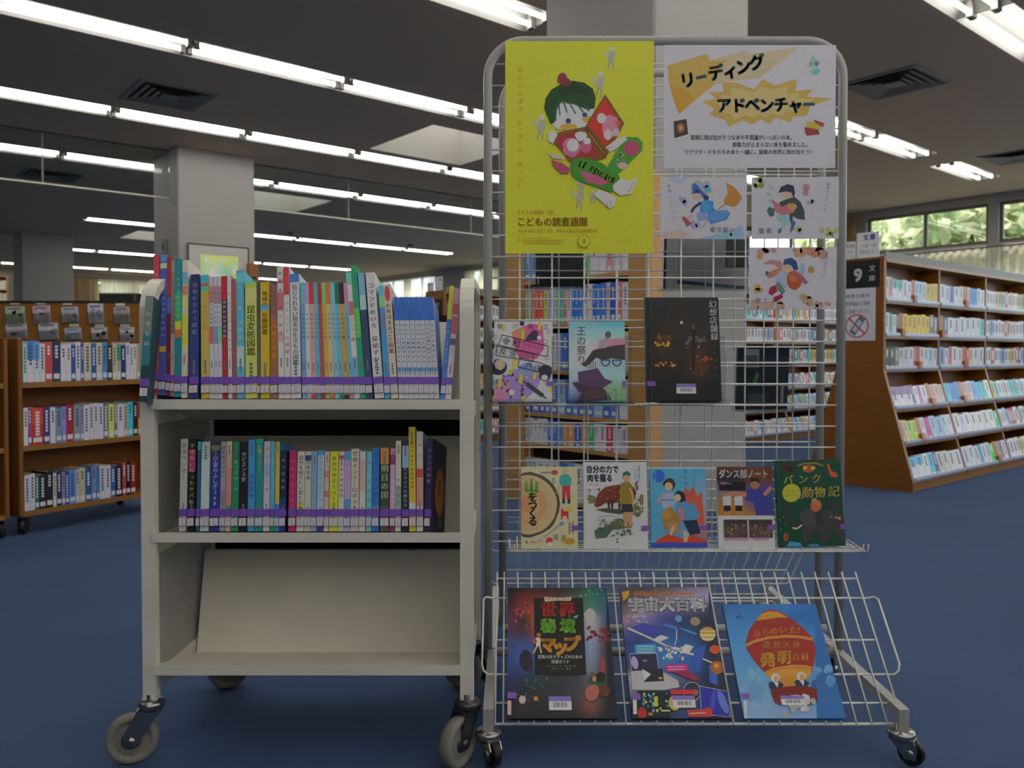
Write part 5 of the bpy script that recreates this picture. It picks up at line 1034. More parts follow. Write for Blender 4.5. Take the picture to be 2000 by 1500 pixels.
    p.text('主催', 108, 1378, 136, 13, '#7c5c14', .0); p.text('後援', 108, 1396, 136, 13, '#7c5c14', .0); p.ell(580, 1400, 44, 44, '#7c7410', n=20); p.ell(580, 1400, 38, 38, '#b6ae04', n=20); p.ell(580, 1400, 14, 20, '#7c7410'); p.text('読書週間', 552, 1444, 610, 13, '#7c5c14', .0); p.text('総画ささめや', 808, 1396, 895, 13, '#7c5c14', .0); p.text('デザイン館', 808, 1414, 950, 13, '#7c5c14', .0)
sheet('poster', 'bright yellow reading-week poster with a child behind an open red book', 'poster', (987, 80, 1277, 495), (28, 0, 1065, 1485), s_poster)
def s_sign(p):
    p.rect(85, 45, 1905, 1342, '#76757a'); p.poly([(560, 215), (700, 170), (950, 95), (980, 140), (1515, 65), (1180, 330), (1100, 390), (760, 430), (600, 470), (330, 620)], '#84785f'); p.poly([(120, 260), (545, 135), (570, 215), (760, 200), (640, 330), (600, 480), (400, 640), (245, 775), (180, 600), (140, 450)], '#8c7434'); p.poly([(150, 480), (300, 500), (420, 620), (245, 775), (180, 600)], '#8c6a1c')
    star = [(490, 640), (640, 610), (560, 540), (720, 540), (700, 440), (850, 440), (1040, 510), (1130, 405), (1260, 470), (1495, 400), (1480, 530), (1660, 510), (1600, 590), (1870, 610), (1640, 690), (1600, 790), (1450, 800), (1430, 860), (1270, 810), (1200, 880), (1120, 830), (1020, 880), (920, 840), (770, 910), (740, 840), (560, 775), (620, 720)]
    p.poly(star, '#8a7434'); p.poly([(1050 + (x - 1050) * .78, 650 + (y - 650) * .7) for x, y in star], '#8c7c50')
    p.chars([('リ', 335, 412), ('デ', 632, 335), ('ィ', 790, 318), ('ン', 922, 272), ('グ', 1068, 225)], 176, '#12323a', .045, -9); p.line([(425, 395), (535, 370)], 34, '#12323a'); p.chars([('ア', 722, 680), ('ド', 878, 680), ('ベ', 1022, 672), ('ン', 1172, 680), ('チ', 1325, 672), ('ャ', 1478, 680)], 168, '#12323a', .045, -3); p.line([(1562, 672), (1682, 668)], 34, '#12323a')
    p.text('冒険に飛び出せそうな本や不思議がいっぱいの本。', 368, 1020, 1472, 60, '#26343c', .025); p.text('想像力が止まらない本を集めました。', 812, 1096, 1640, 60, '#26343c', .025); p.text('ワクワク・ドキドキの本と一緒に、冒険の世界に飛び出そう！', 300, 1174, 1685, 56, '#26343c', .025)
    p.poly([(190, 850), (325, 825), (345, 1000), (200, 1030)], '#33201c'); p.poly([(200, 1030), (345, 985), (345, 1010), (210, 1045)], '#86807a'); p.ell(265, 920, 40, 52, '#6a4a2c'); p.ell(265, 920, 18, 26, '#8c6a3c'); p.poly([(1575, 910), (1720, 940), (1740, 985), (1600, 1000), (1580, 960)], '#6a2424'); p.poly([(1600, 850), (1680, 860), (1755, 890), (1740, 940), (1600, 910)], '#8c7a14'); p.poly([(1670, 830), (1790, 870), (1770, 915), (1690, 870)], '#7a2c30'); p.ell(1660, 225, 34, 50, '#5c7c74', jag=.25); p.ell(1690, 320, 40, 30, '#4a8080', jag=.2); p.ell(1700, 240, 24, 24, '#3c5a6c', jag=.2); p.ell(1600, 260, 34, 18, '#84806c', jag=.2); p.ell(1640, 245, 16, 12, '#8a5c44')
sheet('sign_sheet', 'white laminated sign with orange bursts and dark green lettering on the rack', 'sign', (1296, 88, 1633, 328), (85, 45, 1905, 1342), s_sign)
def wash(p, x0, y0, x1, y1, n, cols, r0=14, r1=34):
    p.specks(n, x0, y0, x1, y1, r0, r1, cols, 9)
def s_card1(p):
    p.rect(90, 80, 985, 695, '#757479'); p.poly([(170, 85), (380, 85), (300, 150), (200, 110)], '#6a7890'); p.poly([(480, 700), (700, 640), (940, 560), (960, 700)], '#62789a'); wash(p, 720, 640, 940, 695, 8, '#5c8088 #60809a'); p.poly([(95, 640), (300, 600), (400, 660), (300, 695), (95, 690)], '#80706c'); wash(p, 220, 130, 720, 250, 9, '#68687c #6c6a80 #7a7858', 20, 40); wash(p, 290, 280, 350, 360, 3, '#64647c', 20, 36); wash(p, 430, 540, 500, 620, 3, '#6c6488', 24, 40)
    p.poly([(768, 130), (850, 170), (905, 230), (935, 280), (900, 340), (850, 370), (770, 350), (740, 320), (790, 230)], '#865c24'); p.line([(760, 345), (690, 395)], 14, '#785c50'); p.line([(500, 600), (690, 395)], 8, '#7c6458')
    p.ell(470, 265, 52, 40, '#867460'); p.poly([(422, 250), (418, 150), (450, 135), (500, 190), (560, 250), (580, 300), (540, 300), (500, 240), (440, 240)], '#1f4a84'); p.poly([(440, 235), (460, 190), (510, 230)], '#20264a'); p.poly([(540, 200), (600, 155), (610, 220), (560, 240)], '#3c74a0'); p.ell(565, 285, 26, 30, '#20264a'); p.poly([(505, 330), (560, 300), (640, 320), (640, 380), (680, 420), (780, 400), (815, 440), (780, 500), (620, 545), (580, 500), (480, 500), (500, 430)], '#2c5c9c'); p.poly([(505, 330), (600, 310), (620, 400), (540, 430)], '#2c6cac'); p.poly([(470, 430), (580, 430), (600, 500), (480, 510)], '#5c6ca0'); p.ell(690, 460, 110, 50, '#3c66a4', -14)
    p.line([(510, 330), (440, 380), (410, 430)], 26, '#1c2440'); p.poly([(360, 470), (440, 440), (420, 480), (370, 520)], '#7c6c6c'); p.poly([(315, 480), (340, 470), (415, 540), (370, 575)], '#7a3434')
    p.vtext('冒険にでかけよう', 175, 140, 560, 34, '#55545c', .0, 9); p.vtext('まほうの本', 255, 290, 580, 28, '#6a6970', .0, 7); p.text('魔法使い', 600, 600, 870, 60, '#45444e', .0)
def s_card2(p):
    p.rect(1015, 80, 1900, 702, '#747378'); wash(p, 1040, 90, 1120, 200, 7, '#5c6c2c #687838', 20, 40); wash(p, 1720, 600, 1880, 680, 8, '#7c7844 #4c6a34 #6c7838'); wash(p, 1160, 140, 1240, 480, 6, '#6c6a70 #64727c', 14, 30); wash(p, 1540, 180, 1640, 260, 3, '#7a5464', 26, 40); wash(p, 1560, 300, 1650, 370, 3, '#62707c', 20, 34); wash(p, 1470, 590, 1540, 640, 3, '#6c7058', 20, 34)
    p.ell(1375, 260, 52, 52, '#867460'); p.poly([(1285, 240), (1310, 180), (1380, 150), (1440, 170), (1455, 240), (1440, 300), (1420, 240), (1370, 225)], '#1c2238'); p.poly([(1300, 330), (1380, 300), (1450, 280), (1510, 330), (1550, 420), (1555, 510), (1480, 500), (1430, 470), (1440, 600), (1400, 520), (1390, 420), (1290, 370)], '#2a3234'); p.poly([(1190, 380), (1250, 400), (1240, 470), (1200, 480), (1170, 420)], '#2c4444'); p.poly([(1215, 300), (1260, 330), (1330, 380), (1400, 340), (1470, 380), (1440, 440), (1330, 465), (1260, 430)], '#864c54'); p.ell(1425, 380, 48, 36, '#8c6440'); p.poly([(1260, 460), (1400, 460), (1400, 520), (1330, 600), (1310, 640), (1280, 630), (1330, 540), (1280, 510)], '#5c7c80'); p.poly([(1400, 500), (1460, 530), (1440, 610), (1400, 640), (1420, 560)], '#2a4a6a'); p.poly([(1290, 600), (1320, 600), (1310, 645), (1280, 640)], '#2c506c')
    p.vtext('知恵でせかいを', 1795, 130, 430, 34, '#5a5a60', .0, -6); p.vtext('ひらこう', 1735, 150, 560, 28, '#66656c', .0, -6); p.chars([('賢', 1115, 620), ('者', 1190, 618)], 64, '#45444c', .01)
def s_card3(p):
    p.rect(985, 780, 1868, 1402, '#77757a'); wash(p, 1100, 790, 1240, 830, 5, '#80645c #7c6060', 20, 50); wash(p, 1470, 800, 1860, 860, 16, '#8a5c3c #86664c #805c54', 24, 60); wash(p, 1000, 1330, 1400, 1400, 12, '#80685c #806c60', 24, 50); wash(p, 1480, 1270, 1620, 1360, 8, '#86704c #806850', 24, 44); wash(p, 1050, 1170, 1110, 1230, 4, '#8a6c34', 20, 36); p.ell(1088, 870, 30, 32, '#86683c'); p.ell(1612, 1005, 32, 36, '#7c6430'); p.ell(1525, 990, 22, 60, '#62788a'); wash(p, 1650, 1330, 1800, 1390, 6, '#80605c #806c60')
    p.poly([(1120, 945), (1200, 905), (1300, 920), (1330, 990), (1310, 1020), (1250, 950)], '#80545c'); p.ell(1360, 990, 50, 54, '#867460'); p.poly([(1325, 960), (1340, 900), (1410, 885), (1460, 920), (1480, 1000), (1440, 1010), (1410, 960), (1370, 950)], '#17325c'); p.poly([(1300, 1030), (1370, 1040), (1400, 1150), (1360, 1190), (1290, 1140), (1240, 1110)], '#6c7484'); p.ell(1440, 1110, 76, 96, '#863820', -8); p.ell(1430, 1080, 42, 50, '#904c2c'); p.poly([(1380, 1040), (1500, 1040), (1580, 1130), (1560, 1150), (1480, 1090)], '#74404c'); p.ell(1230, 1040, 70, 30, '#8a5440', -30); p.ell(1165, 1038, 18, 20, '#4c3c64'); p.poly([(1180, 1240), (1195, 1180), (1250, 1160), (1270, 1220), (1220, 1260)], '#74142c'); p.poly([(1225, 1330), (1235, 1280), (1310, 1250), (1330, 1280), (1260, 1325)], '#74142c'); p.poly([(1250, 1150), (1290, 1130), (1350, 1220), (1320, 1260)], '#44545c')
    p.vtext('勇気の本をもって', 1775, 820, 1110, 34, '#5c5a60', .0, -6); p.vtext('旅にでよう', 1700, 900, 1180, 28, '#68666c', .0, -5); p.chars([('戦', 1075, 1315), ('士', 1150, 1308)], 56, '#4c4a54', .0)
sheet('picture_card', 'white picture card with a blue-robed flying figure and broom', 'card', (1289, 346, 1458, 466), (90, 80, 985, 695), s_card1, group='picture cards on the rack', roll=.5)
sheet('picture_card', 'white picture card with a dark-cloaked figure hugging a pink book', 'card', (1468, 346, 1639, 467), (1015, 80, 1900, 702), s_card2, group='picture cards on the rack', roll=-.3)
sheet('picture_card', 'white picture card with orange patches and a red-booted running figure', 'card', (1463, 483, 1634, 604), (985, 780, 1868, 1402), s_card3, group='picture cards on the rack')

# ================================================================== wooden library shelving
# local frame of the low bookcase: x along axis a (length), y along axis b (0 = front foot), z up
BL_, BH, YU0, YU1, YW = 3.44, 1.54, .20, .53, .73
ORANGE = mat('orange_plastic', A('#b4683a'), .45, scale=20, amt=.05)
BAY = [.0, .86, 1.72, 2.58, 3.44]
UZ = [.79, 1.015, 1.25]; LZ = [.07, .305, .53]
def fy(z): return YU0 if z >= .79 else .0 + YU0 * (z - .06) / .73 if z > .06 else 0.0
def low_bookcase(a, b, label, n9):
    o = thing('bookcase', label, 'bookcase', W(a, b), 'low wooden bookcases with slanting feet', (0, 0, ROOM))
    prof = [(.0, 0), (.0, .06), (YU0, .79), (YU0, BH), (YU1, BH), (YU1, .79), (YW, .06), (YW, 0)]
    for i, x in enumerate((0, BL_ - .03)): MB().prism(prof, x, x + .03).build('end_panel', WOOD, o)
    for x in BAY[1:-1]:
        q = [(.012, .05), (YU0 + .006, .79), (YU0 + .006, BH - .04), (YU0 + .16, BH - .04), (YU0 + .16, .05)]
        MB().prism(q, x - .012, x + .012).build('upright', WOOD, o)
    MB().box(.03, YU0 + .16, .06, BL_ - .03, YU0 + .175, BH - .03).build('centre_panel', WOOD, o)
    MB().box(.03, YU0 - .002, BH - .035, BL_ - .03, YU1, BH - .012).build('top_board', WOODH, o)
    MB().box(.03, YU0 + .004, BH - .012, BL_ - .03, YU0 + .012, BH + .035).build('top_strip', GREY, o)
    MB().box(.03, .02, 0, BL_ - .03, .04, .06).build('plinth', WOODH, o)
    for k, z in enumerate(UZ + LZ):
        for x0, x1 in zip(BAY, BAY[1:]):
            x0, x1 = max(x0 + .013, .03), min(x1 - .013, BL_ - .03); y = fy(z) + .004
            if z >= .79: mb = MB().box(x0, y, z - .018, x1, YU0 + .16, z)
            else: mb = MB().prism([(y, z + .0), (y, z - .02), (YU0 + .158, z - .075), (YU0 + .158, z - .055)], x0, x1)
            s = mb.build('shelf', WOODH, o)
            MB().box(x0 + .005, y - .008, z - .004, x1 - .005, y - .002, z + .022).build('label_holder', STRIP, s); MB().box(x0 + .005, y - .0095, z - .002, x1 - .005, y - .008, z + .006).build('holder_line', STRIPB, s)
    g = lambda nm, mb, m: mb.build(nm, m, o)
    # signs fixed on the end panel facing -x: plane x = 0
    return o
def endprint(o, x0y, z0, w, h, frame, paint, name, m=PR, thick=.004, col='#101014'):
    """sheet on the end panel (facing -a); x of the print runs towards -y"""
    k = MB().box(0, 0, 0, w, thick, h, C(col)).build(name, PR, o); k.location = (-thick - .0005, x0y, z0); k.rotation_euler = (0, 0, -PI / 2)
    pr = Print(*frame, w, h); paint(pr); q = pr.build('lettering', PR, k); q.location = (0, -.0002, 0); return k
def p_nine(p): p.rect(0, 0, 100, 70, '#111116'); p.chars([('9', 46, 36)], 44, '#7c7c80', .03); p.chars([('文', 82, 22), ('庫', 82, 47)], 17, '#77776e', .02); p.chars([('文', 8, 22), ('庫', 8, 47)], 17, '#77706e', .02)
def p_two(p): p.rect(0, 0, 100, 70, '#0d0d10'); p.chars([('2', 30, 34)], 36, '#77777c', .03); p.chars([('歴', 72, 20), ('史', 72, 45)], 20, '#66666a', .02)
def p_phone(p):
    p.rect(0, 0, 100, 150, '#76767c')
    for y, t in ((22, '図書の紛失'), (44, '携帯電話のご使用'), (66, 'ご遠慮ください')): p.text(t, 14, y, 86, 13, '#3c4258', .02)
    p.ell(48, 108, 34, 34, '#7a3038', n=24); p.ell(48, 108, 30, 30, '#78787c', n=24); p.poly([(26, 124), (56, 78), (72, 90), (42, 136)], '#39485c'); p.poly([(34, 118), (54, 90), (64, 97), (44, 126)], '#6c7478'); p.line([(25, 85), (71, 131)], 5, '#7a3038')
def p_cardA(p): p.rect(0, 0, 100, 100, '#7a7a80'); p.ell(32, 22, 12, 14, '#3a5a80'); p.text('文庫本', 45, 24, 95, 20, '#3c4058', .02); p.text('作家名', 10, 55, 90, 18, '#4c4c5c', .01); p.text('あいうえ', 10, 78, 90, 18, '#4c5070', .01)
def p_cardB(p): p.rect(0, 0, 100, 100, '#7c7a7e'); p.text('文庫', 25, 20, 85, 26, '#3c3480', .03); p.text('小説一般', 18, 52, 88, 18, '#4a4c60', .01); p.text('著者順に並ぶ', 12, 76, 92, 17, '#4a4c70', .01)
def card_on_top(o, y, z, w, h, paint, nm='card'):
    k = MB().box(0, 0, 0, w, .003, h, C('#76767c')).build(nm, PR, o); k.location = (.002, y, z); k.rotation_euler = (0, 0, -PI / 2)
    pr = Print(0, 0, 100, 100, w, h); paint(pr); q = pr.build('lettering', PR, k); q.location = (0, -.0002, 0)
    MB().box(.01, .003, -.02, w - .01, .012, .012).build('card_holder', ACRYL, k)
BC1 = low_bookcase(5.36, 2.37, 'low wooden bookcase with black number nine sign on its end, beside the wire rack', 9)
BC2 = low_bookcase(6.88, 4.67, 'low wooden bookcase of pale books seen through the wire grid, behind the first one', 0)
BC3 = low_bookcase(4.80, 6.59, 'low wooden bookcase seen in the gap between the book cart and the wire rack', 2)
endprint(BC1, .50, 1.34, .27, .185, (0, 0, 100, 70), p_nine, 'number_sign'); endprint(BC1, .50, .985, .245, .355, (0, 0, 100, 150), p_phone, 'notice_sheet', col='#76767c', thick=.002)
card_on_top(BC1, .50, 1.53, .10, .13, p_cardA); card_on_top(BC1, .39, 1.54, .155, .17, p_cardB)
endprint(BC3, .50, 1.25, .27, .20, (0, 0, 100, 70), p_two, 'number_sign'); card_on_top(BC3, .50, 1.53, .11, .10, p_cardA); card_on_top(BC3, .34, 1.53, .11, .15, p_cardB)
# books of the nearest bookcase: bays 1 and 2 as single books, the rest of the far shelving as one mass
REST = MB()
CELLS1 = [
 ['#77706a .05', '#7c5a64 .05', '#76767c .07 #3a7a70', '#78767c .07 #3a7a70', '#74767c .07', '#78787c .06', 'D', '#6a7884 .06', '#64788a .06', '#70767c .06', '#8a7420 .06', '#8a7422 .06', '#8c7624 .06'],
 ['#7a7872 .05', '#3a7078 .04', '#78766e .05', '#201c1c .035', 'D', '#9a7c14 .06', '#9a7c16 .06', '#987a14 .06', '#9a7c18 .06', '#9c7e16 .06', '#987a12 .055', '#4a4a48 .06', '#54524e .05'],
 ['#30322e .06', '#34342f .06', '#4a4a46 .05', '#6c6a6c .06', '#70707a .06', '#747478 .07', '#84343c .03', 'D', '#7a7076 .06', '#74767a .06', '#6a7c86 .06', '#707074 .06'],
 ['#78747c .08 #5c4a68', '#7a767e .08 #5c4a68', '#76747c .08 #604e6a', '#3a3c58 .03', '#7c7a82 .05', '#80487c .04', '#76767a .07', 'D', '#84645c .06', '#806a64 .06', '#7a6a66 .05'],
 ['#84603c .04', '#80705c .04', '#6c8424 .05', '#7a8c24 .05', 'D', '#78747c .05', '#8c1c5c .06', '#64789a .07', '#6078a0 .07', '#6c7c94 .06', '#7a747c .06'],
 ['#74767c .08 #3a78a8', '#76787c .08 #3a78a8', '#78787e .06', '#3c80a8 .06', '#3a3860 .04', '#6c6a68 .07', '#706e6c .07', '#747270 .08', '#76767c .08']]
CELLS2 = [
 ['#74747a .07', '#70767c .06', '#33507c .05', '#74747a .07', '#787670 .06', 'D', '#8a6a5c .04', '#2c60a8 .06', '#2e62aa .05', '#74767c .05', '#78787c .06'],
 ['D', '#2c4a64 .05', '#787a7e .07', '#74767a .07', '#76787c .07', '#74777c .07', '#767a7e .07', '#747a80 .06', '#2c8078 .05'],
 ['#4a6a8a .06', '#76747a .05', '#8a4a54 .04', '#78787c .07', '#7a787c .06', 'D', '#8c2c34 .04', '#8a7a60 .05', '#74747a .08', '#76767c .07'],
 ['#2c7ca8 .06', '#2a58a8 .06', '#2c5ca8 .05', 'D', '#7a6660 .06', '#7a6a66 .06', '#2a6cb0 .06', '#2c70b0 .06', '#1c8070 .06', '#78787e .06'],
 ['#78787c .08', '#76747c .05', '#7a787a .08', '#78767a .08', '#7c7a7c .08', '#787674 .08', '#7a7a7e .08', '#1c7a58 .05'],
 ['#74747a .08', '#747278 .07', '#707074 .07', '#2c6a84 .04', '#74747a .06', '#70747c .06', '#1c8a2c .05', 'D', '#7a6a3c .04', '#5c4a5c .05', '#76767c .06']]
HUE = {}
def hue(h):
    r, g, b = hexrgb(h); mx, mn = max(r, g, b), min(r, g, b)
    if mx - mn < 24: return 'white' if mx > 104 else 'grey' if mx > 60 else 'black'
    if r == mx: return ('pink' if b > g + 12 and r > 110 else 'red' if g < r * .62 and b < r * .6 and abs(g - b) < 40 else 'mustard' if g > b + 50 else 'tan')
    if g == mx: return 'lime' if r > b + 40 else 'teal' if b > r + 25 else 'green'
    return 'purple' if r > g + 8 else 'navy' if mx < 80 else 'blue'
BOOKM = {}
def row_geometry(z, y0):
    """foot line, tilt of the row"""
    return (0.0 if z >= .79 else rad(16))
def shelf_row(o, xs0, xs1, z, cells, single, place_txt, tagname, dep=.11):
    tot = sum(float(c.split()[1]) for c in cells if c != 'D') + .045 * sum(c == 'D' for c in cells); sc = (xs1 - xs0 - .01) / tot
    til = row_geometry(z, 0); y = fy(z) + .008; x = xs0 + .004; zz = z + .001; k = 0
    hmax = .16 if z >= .79 else .165
    for c in cells:
        if c == 'D':
            if single:
                d = MB().box(0, 0, 0, .042 * sc, .10, hmax - .004).bbox(-.002, -.022, .0, .044 * sc, -.0005, .05, .002).build('shelf_divider', ORANGE); d.location = o.matrix_basis @ Vector((x, y, zz + .002)); d.rotation_euler = (-til, 0, ROOM)
                tag(d, 'orange divider among the books, ' + place_txt + ' of the bookcase with the nine', 'divider', 'orange shelf dividers')
            x += .045 * sc; continue
        h_, w_, *top = c.split(); w_ = float(w_) * sc; ht = hmax * R.uniform(.9, 1.0); k += 1
        if single:
            b = thing('book', '%s book, %s from the sign end, %s of the nine bookcase' % (hue(h_), ORD[k - 1], place_txt), 'book', o.matrix_basis @ Vector((x, y, zz)), tagname, (-til, 0, ROOM))
            t = .0012; mb = MB(); co = C(h_); w1 = w_ * .97
            for bx in ((0, 0, 0, w1, t, ht), (0, t, 0, t, dep, ht), (w1 - t, t, 0, w1, dep, ht)): mb.box(*bx, co)
            mb.build('cover', PR, b); MB().box(t, t, .002, w1 - t, dep - .003, ht - .002, PAGE).build('pages', PRM, b)
            p = Print(0, 0, 100, 100, w1, ht)
            p.rect(1, 0, 99, 100, h_)
            if top: p.rect(0, 0, 100, 38, top[0])
            p.rect(22, 82, 78, 94, '#7a7a80'); n_ = R.randint(4, 7)
            dk = '#33333c' if sum(hexrgb(h_)) > 250 else '#85858a'
            for j in range(n_): p.rect(34, 12 + j * 8.5, 66, 18 + j * 8.5, dk); p.n -= 1
            p.build('spine_print', PR, b).location = (0, -.0002, 0)
        else:
            T = o.matrix_basis @ Matrix.Translation((x, y, zz)) @ Matrix.Rotation(-til, 4, 'X'); REST.box(0, 0, 0, w_ * .96, dep, ht, C(h_), T=T)
            dk = '#33333c' if sum(hexrgb(h_)) > 250 else '#85858a'
            if w_ > .02: REST.box(w_ * .3, -.0006, ht * .35, w_ * .66, 0, ht * .85, C(dk), T=T)
            REST.box(w_ * .2, -.0006, ht * .06, w_ * .76, 0, ht * .18, C('#7a7a80'), T=T)
        x += w_
for o in (BC1, BC2, BC3):
    o.matrix_basis  # placed by location and rotation
bpy.context.view_layer.update()
PAL = ['#76767c', '#78767a', '#7a787e', '#74747a', '#6a7884', '#7a706a', '#7c7a80', '#30609c', '#8a7422', '#3a3a40', '#84343c', '#2c7a70', '#7a6660', '#727478']
def random_row():
    out = []; t = 0
    while t < .80:
        w_ = R.uniform(.035, .075); out.append('%s %.3f' % (R.choice(PAL), w_)); t += w_
    return out
zs = [1.25, 1.015, .79, .53, .305, .07]; zn = ['top', 'second', 'third', 'fourth', 'fifth', 'lowest']
for r, z in enumerate(zs):
    for bay in range(4):
        x0, x1 = max(BAY[bay] + .014, .032), min(BAY[bay + 1] - .014, BL_ - .032)
        cells = CELLS1[r] if bay == 0 else CELLS2[r] if bay == 1 else random_row()
        txt = '%s shelf, %s bay' % (zn[r], ORD[bay])
        shelf_row(BC1, x0, x1, z, cells, bay < 2, txt, 'small books on the bookcase with the number nine sign')
        for bc in (BC2, BC3):
            if bay < 3: shelf_row(bc, x0, x1, z, random_row(), False, '', '')

# ------------------------------------------------------------------ tall bookcase on the pillar, seen through the grid
# local frame: x towards -b (to the right as seen), y along a (depth), z up
PB0, PB1, PA = 3.95, 2.78, 3.262
pc = thing('tall_bookcase', 'tall oak bookcase against the pillar, seen through the wire grid', 'bookcase', W(PA, PB0), None, (0, 0, ROOM - PI / 2)); PWD = PB0 - PB1; PH = 1.84; PD = .094
for nm, x0, x1 in (('end_panel', 0, .17), ('end_panel', PWD - .15, PWD)): MB().box(x0, 0, 0, x1, PD, PH).build(nm, WOODL, pc)
MB().box(.17, PD - .008, 0, PWD - .15, PD, PH).build('back_panel', DARKB, pc)
PZ = [.05, .36, .545, .80, 1.07, 1.335, 1.60, PH - .025]
for z in PZ: MB().box(.17, .004, z - .022, PWD - .15, PD - .008, z).build('shelf', WOODL, pc)
bpy.context.view_layer.update()
ROWS = {0: '#5a6a64 #76767a #78787c #7a787e #74767a #2a4a84 #3c6ca4 #78767c #76747a #74747a #7a7a7e #6c6c70 #54626a'.split(),
        1: '#5a6a64 #76767a #78787c #7a787e #76747a #2a4a94 #2c50a0 #3460a0 #8a6030 #94642a #1c3c8a #8c6a24 #2a7a44 #78767c #7a787e #8a3038 #76767c #747078'.split(),
        2: '#1c2c50 #2c4c84 #24447c #3a5c94 #33507c #5a6a84 #2a4a80 #44628c #3a4a70 #2c4c84 #60708a #28447c #34548c #76747a'.split(),
        3: '#33507c #2c4c84 #24447c #3a5c94 #76747a #5a6a84 #2a4a80 #44628c #1c2c50 #2c4c84 #60708a #28447c #34548c #40486c #787470'.split(),
        4: '#5c6a58 #54644c #84604c #942c24 #9a3c24 #7c8a2c #6c6480 #77708a #2a7a4c #3c8078 #84484a #78747a #1c4a94 #1f4c9a #24509c #6c7078 #75757a #1c4a94 #2250a0 #2a4c94 #7a706a #1a3a84 #84484c #76767a'.split(),
        5: '#2c5c9c #3c68a0 #76767a #77757a #6c7078 #5c6a84 #7a7a7e #7c3c3c #1c8a34 #76747a #74747a #8a5c5c #6a6a70 #787478'.split(),
        6: '#76767c #6a7884 #2c4c84 #84604c #78787c #5c6a58 #7a7a80 #33507c'.split()}
for r, cols in ROWS.items():
    z = PZ[r]; gap = PZ[r + 1] - z - .03; n_ = len(cols); xw = PWD - .15 - .17 - .01; ws = [R.uniform(.7, 1.3) for _ in cols]; s_ = sum(ws); x = .175
    for i, c in enumerate(cols):
        w_ = xw * ws[i] / s_; ht = min(gap * R.uniform(.86, .98), .215)
        b = thing('book', '%s book, %s from the dark end, %s shelf up in the tall oak bookcase' % (hue(c), ORD[i] if i < 20 else 'twenty-' + ORD[i - 20], ORD[r]), 'book', pc.matrix_world @ Vector((x, .008, z + .001)), 'books in the tall oak bookcase', (0, 0, ROOM - PI / 2))
        mb = MB(); t = .0015; w1 = w_ * .96
        for bx in ((0, 0, 0, w1, t, ht), (0, t, 0, t, .07, ht), (w1 - t, t, 0, w1, .07, ht)): mb.box(*bx, C(c))
        mb.build('cover', PR, b); MB().box(t, t, .002, w1 - t, .068, ht - .003, PAGE).build('pages', PRM, b)
        p = Print(0, 0, 100, 100, w1, ht); p.rect(1, 0, 99, 100, c); p.rect(20, 82, 80, 93, '#7a7a80'); dk = '#3a3a44' if sum(hexrgb(c)) > 300 else '#85858a'
        for j in range(R.randint(4, 7)): p.rect(36, 12 + j * 8, 64, 17 + j * 8, dk); p.n -= 1
        p.build('spine_print', PR, b).location = (0, -.0002, 0)
        x += w_

# ------------------------------------------------------------------ wooden book truck at the side, and its neighbour
TD = rad(90 - 31); TX, TY, TLEN = -2.425, 4.02, .82
def truck(loc, label):
    o = thing('book_truck', label, 'book truck', loc, 'wooden book trucks', (0, 0, TD))
    for x in (0, TLEN - .022): MB().bbox(x, 0, .09, x + .022, .42, .975, .004).build('end_panel', WOOD, o)
    for z in (.115, .44, .755):
        MB().box(.022, .004, z - .026, TLEN - .022, .20, z).build('shelf', WOODH, o)
    for z0, z1 in ((.115, .40), (.44, .72), (.755, .90)): MB().box(.022, .20, z0, TLEN - .022, .212, z1).build('back_panel', WOOD, o)
    for x, y in ((.05, .05), (TLEN - .05, .05), (.05, .37), (TLEN - .05, .37)):
        c = place('caster', MB().lathe([(.001, .09), (.035, .09), (.035, .084), (.02, .08), (.001, .08)], 14).mesh('caster', STEEL), o); c.location = (x, y, 0); c.rotation_euler = (0, 0, R.uniform(0, 6))
        w = MB().lathe([(.001, -.016), (.03, -.016), (.038, -.01), (.038, .01), (.03, .016), (.001, .016)], 18, 'y').build('wheel', RUBB, c); w.location = (.02, 0, .038)
        MB().box(-.01, -.021, .03, .036, -.018, .082).box(-.01, .018, .03, .036, .021, .082).build('fork', DSTEEL, c)
    return o
tk = truck((TX, TY, 0), 'wooden three-shelf book truck in front of the leaflet board, partly behind the white cart')
tdv = Vector((math.cos(TD), math.sin(TD), 0)); tk2 = truck(Vector((TX, TY, 0)) - tdv * (TLEN + .045), 'second wooden book truck, only its end panel showing beside the first truck')
bpy.context.view_layer.update()
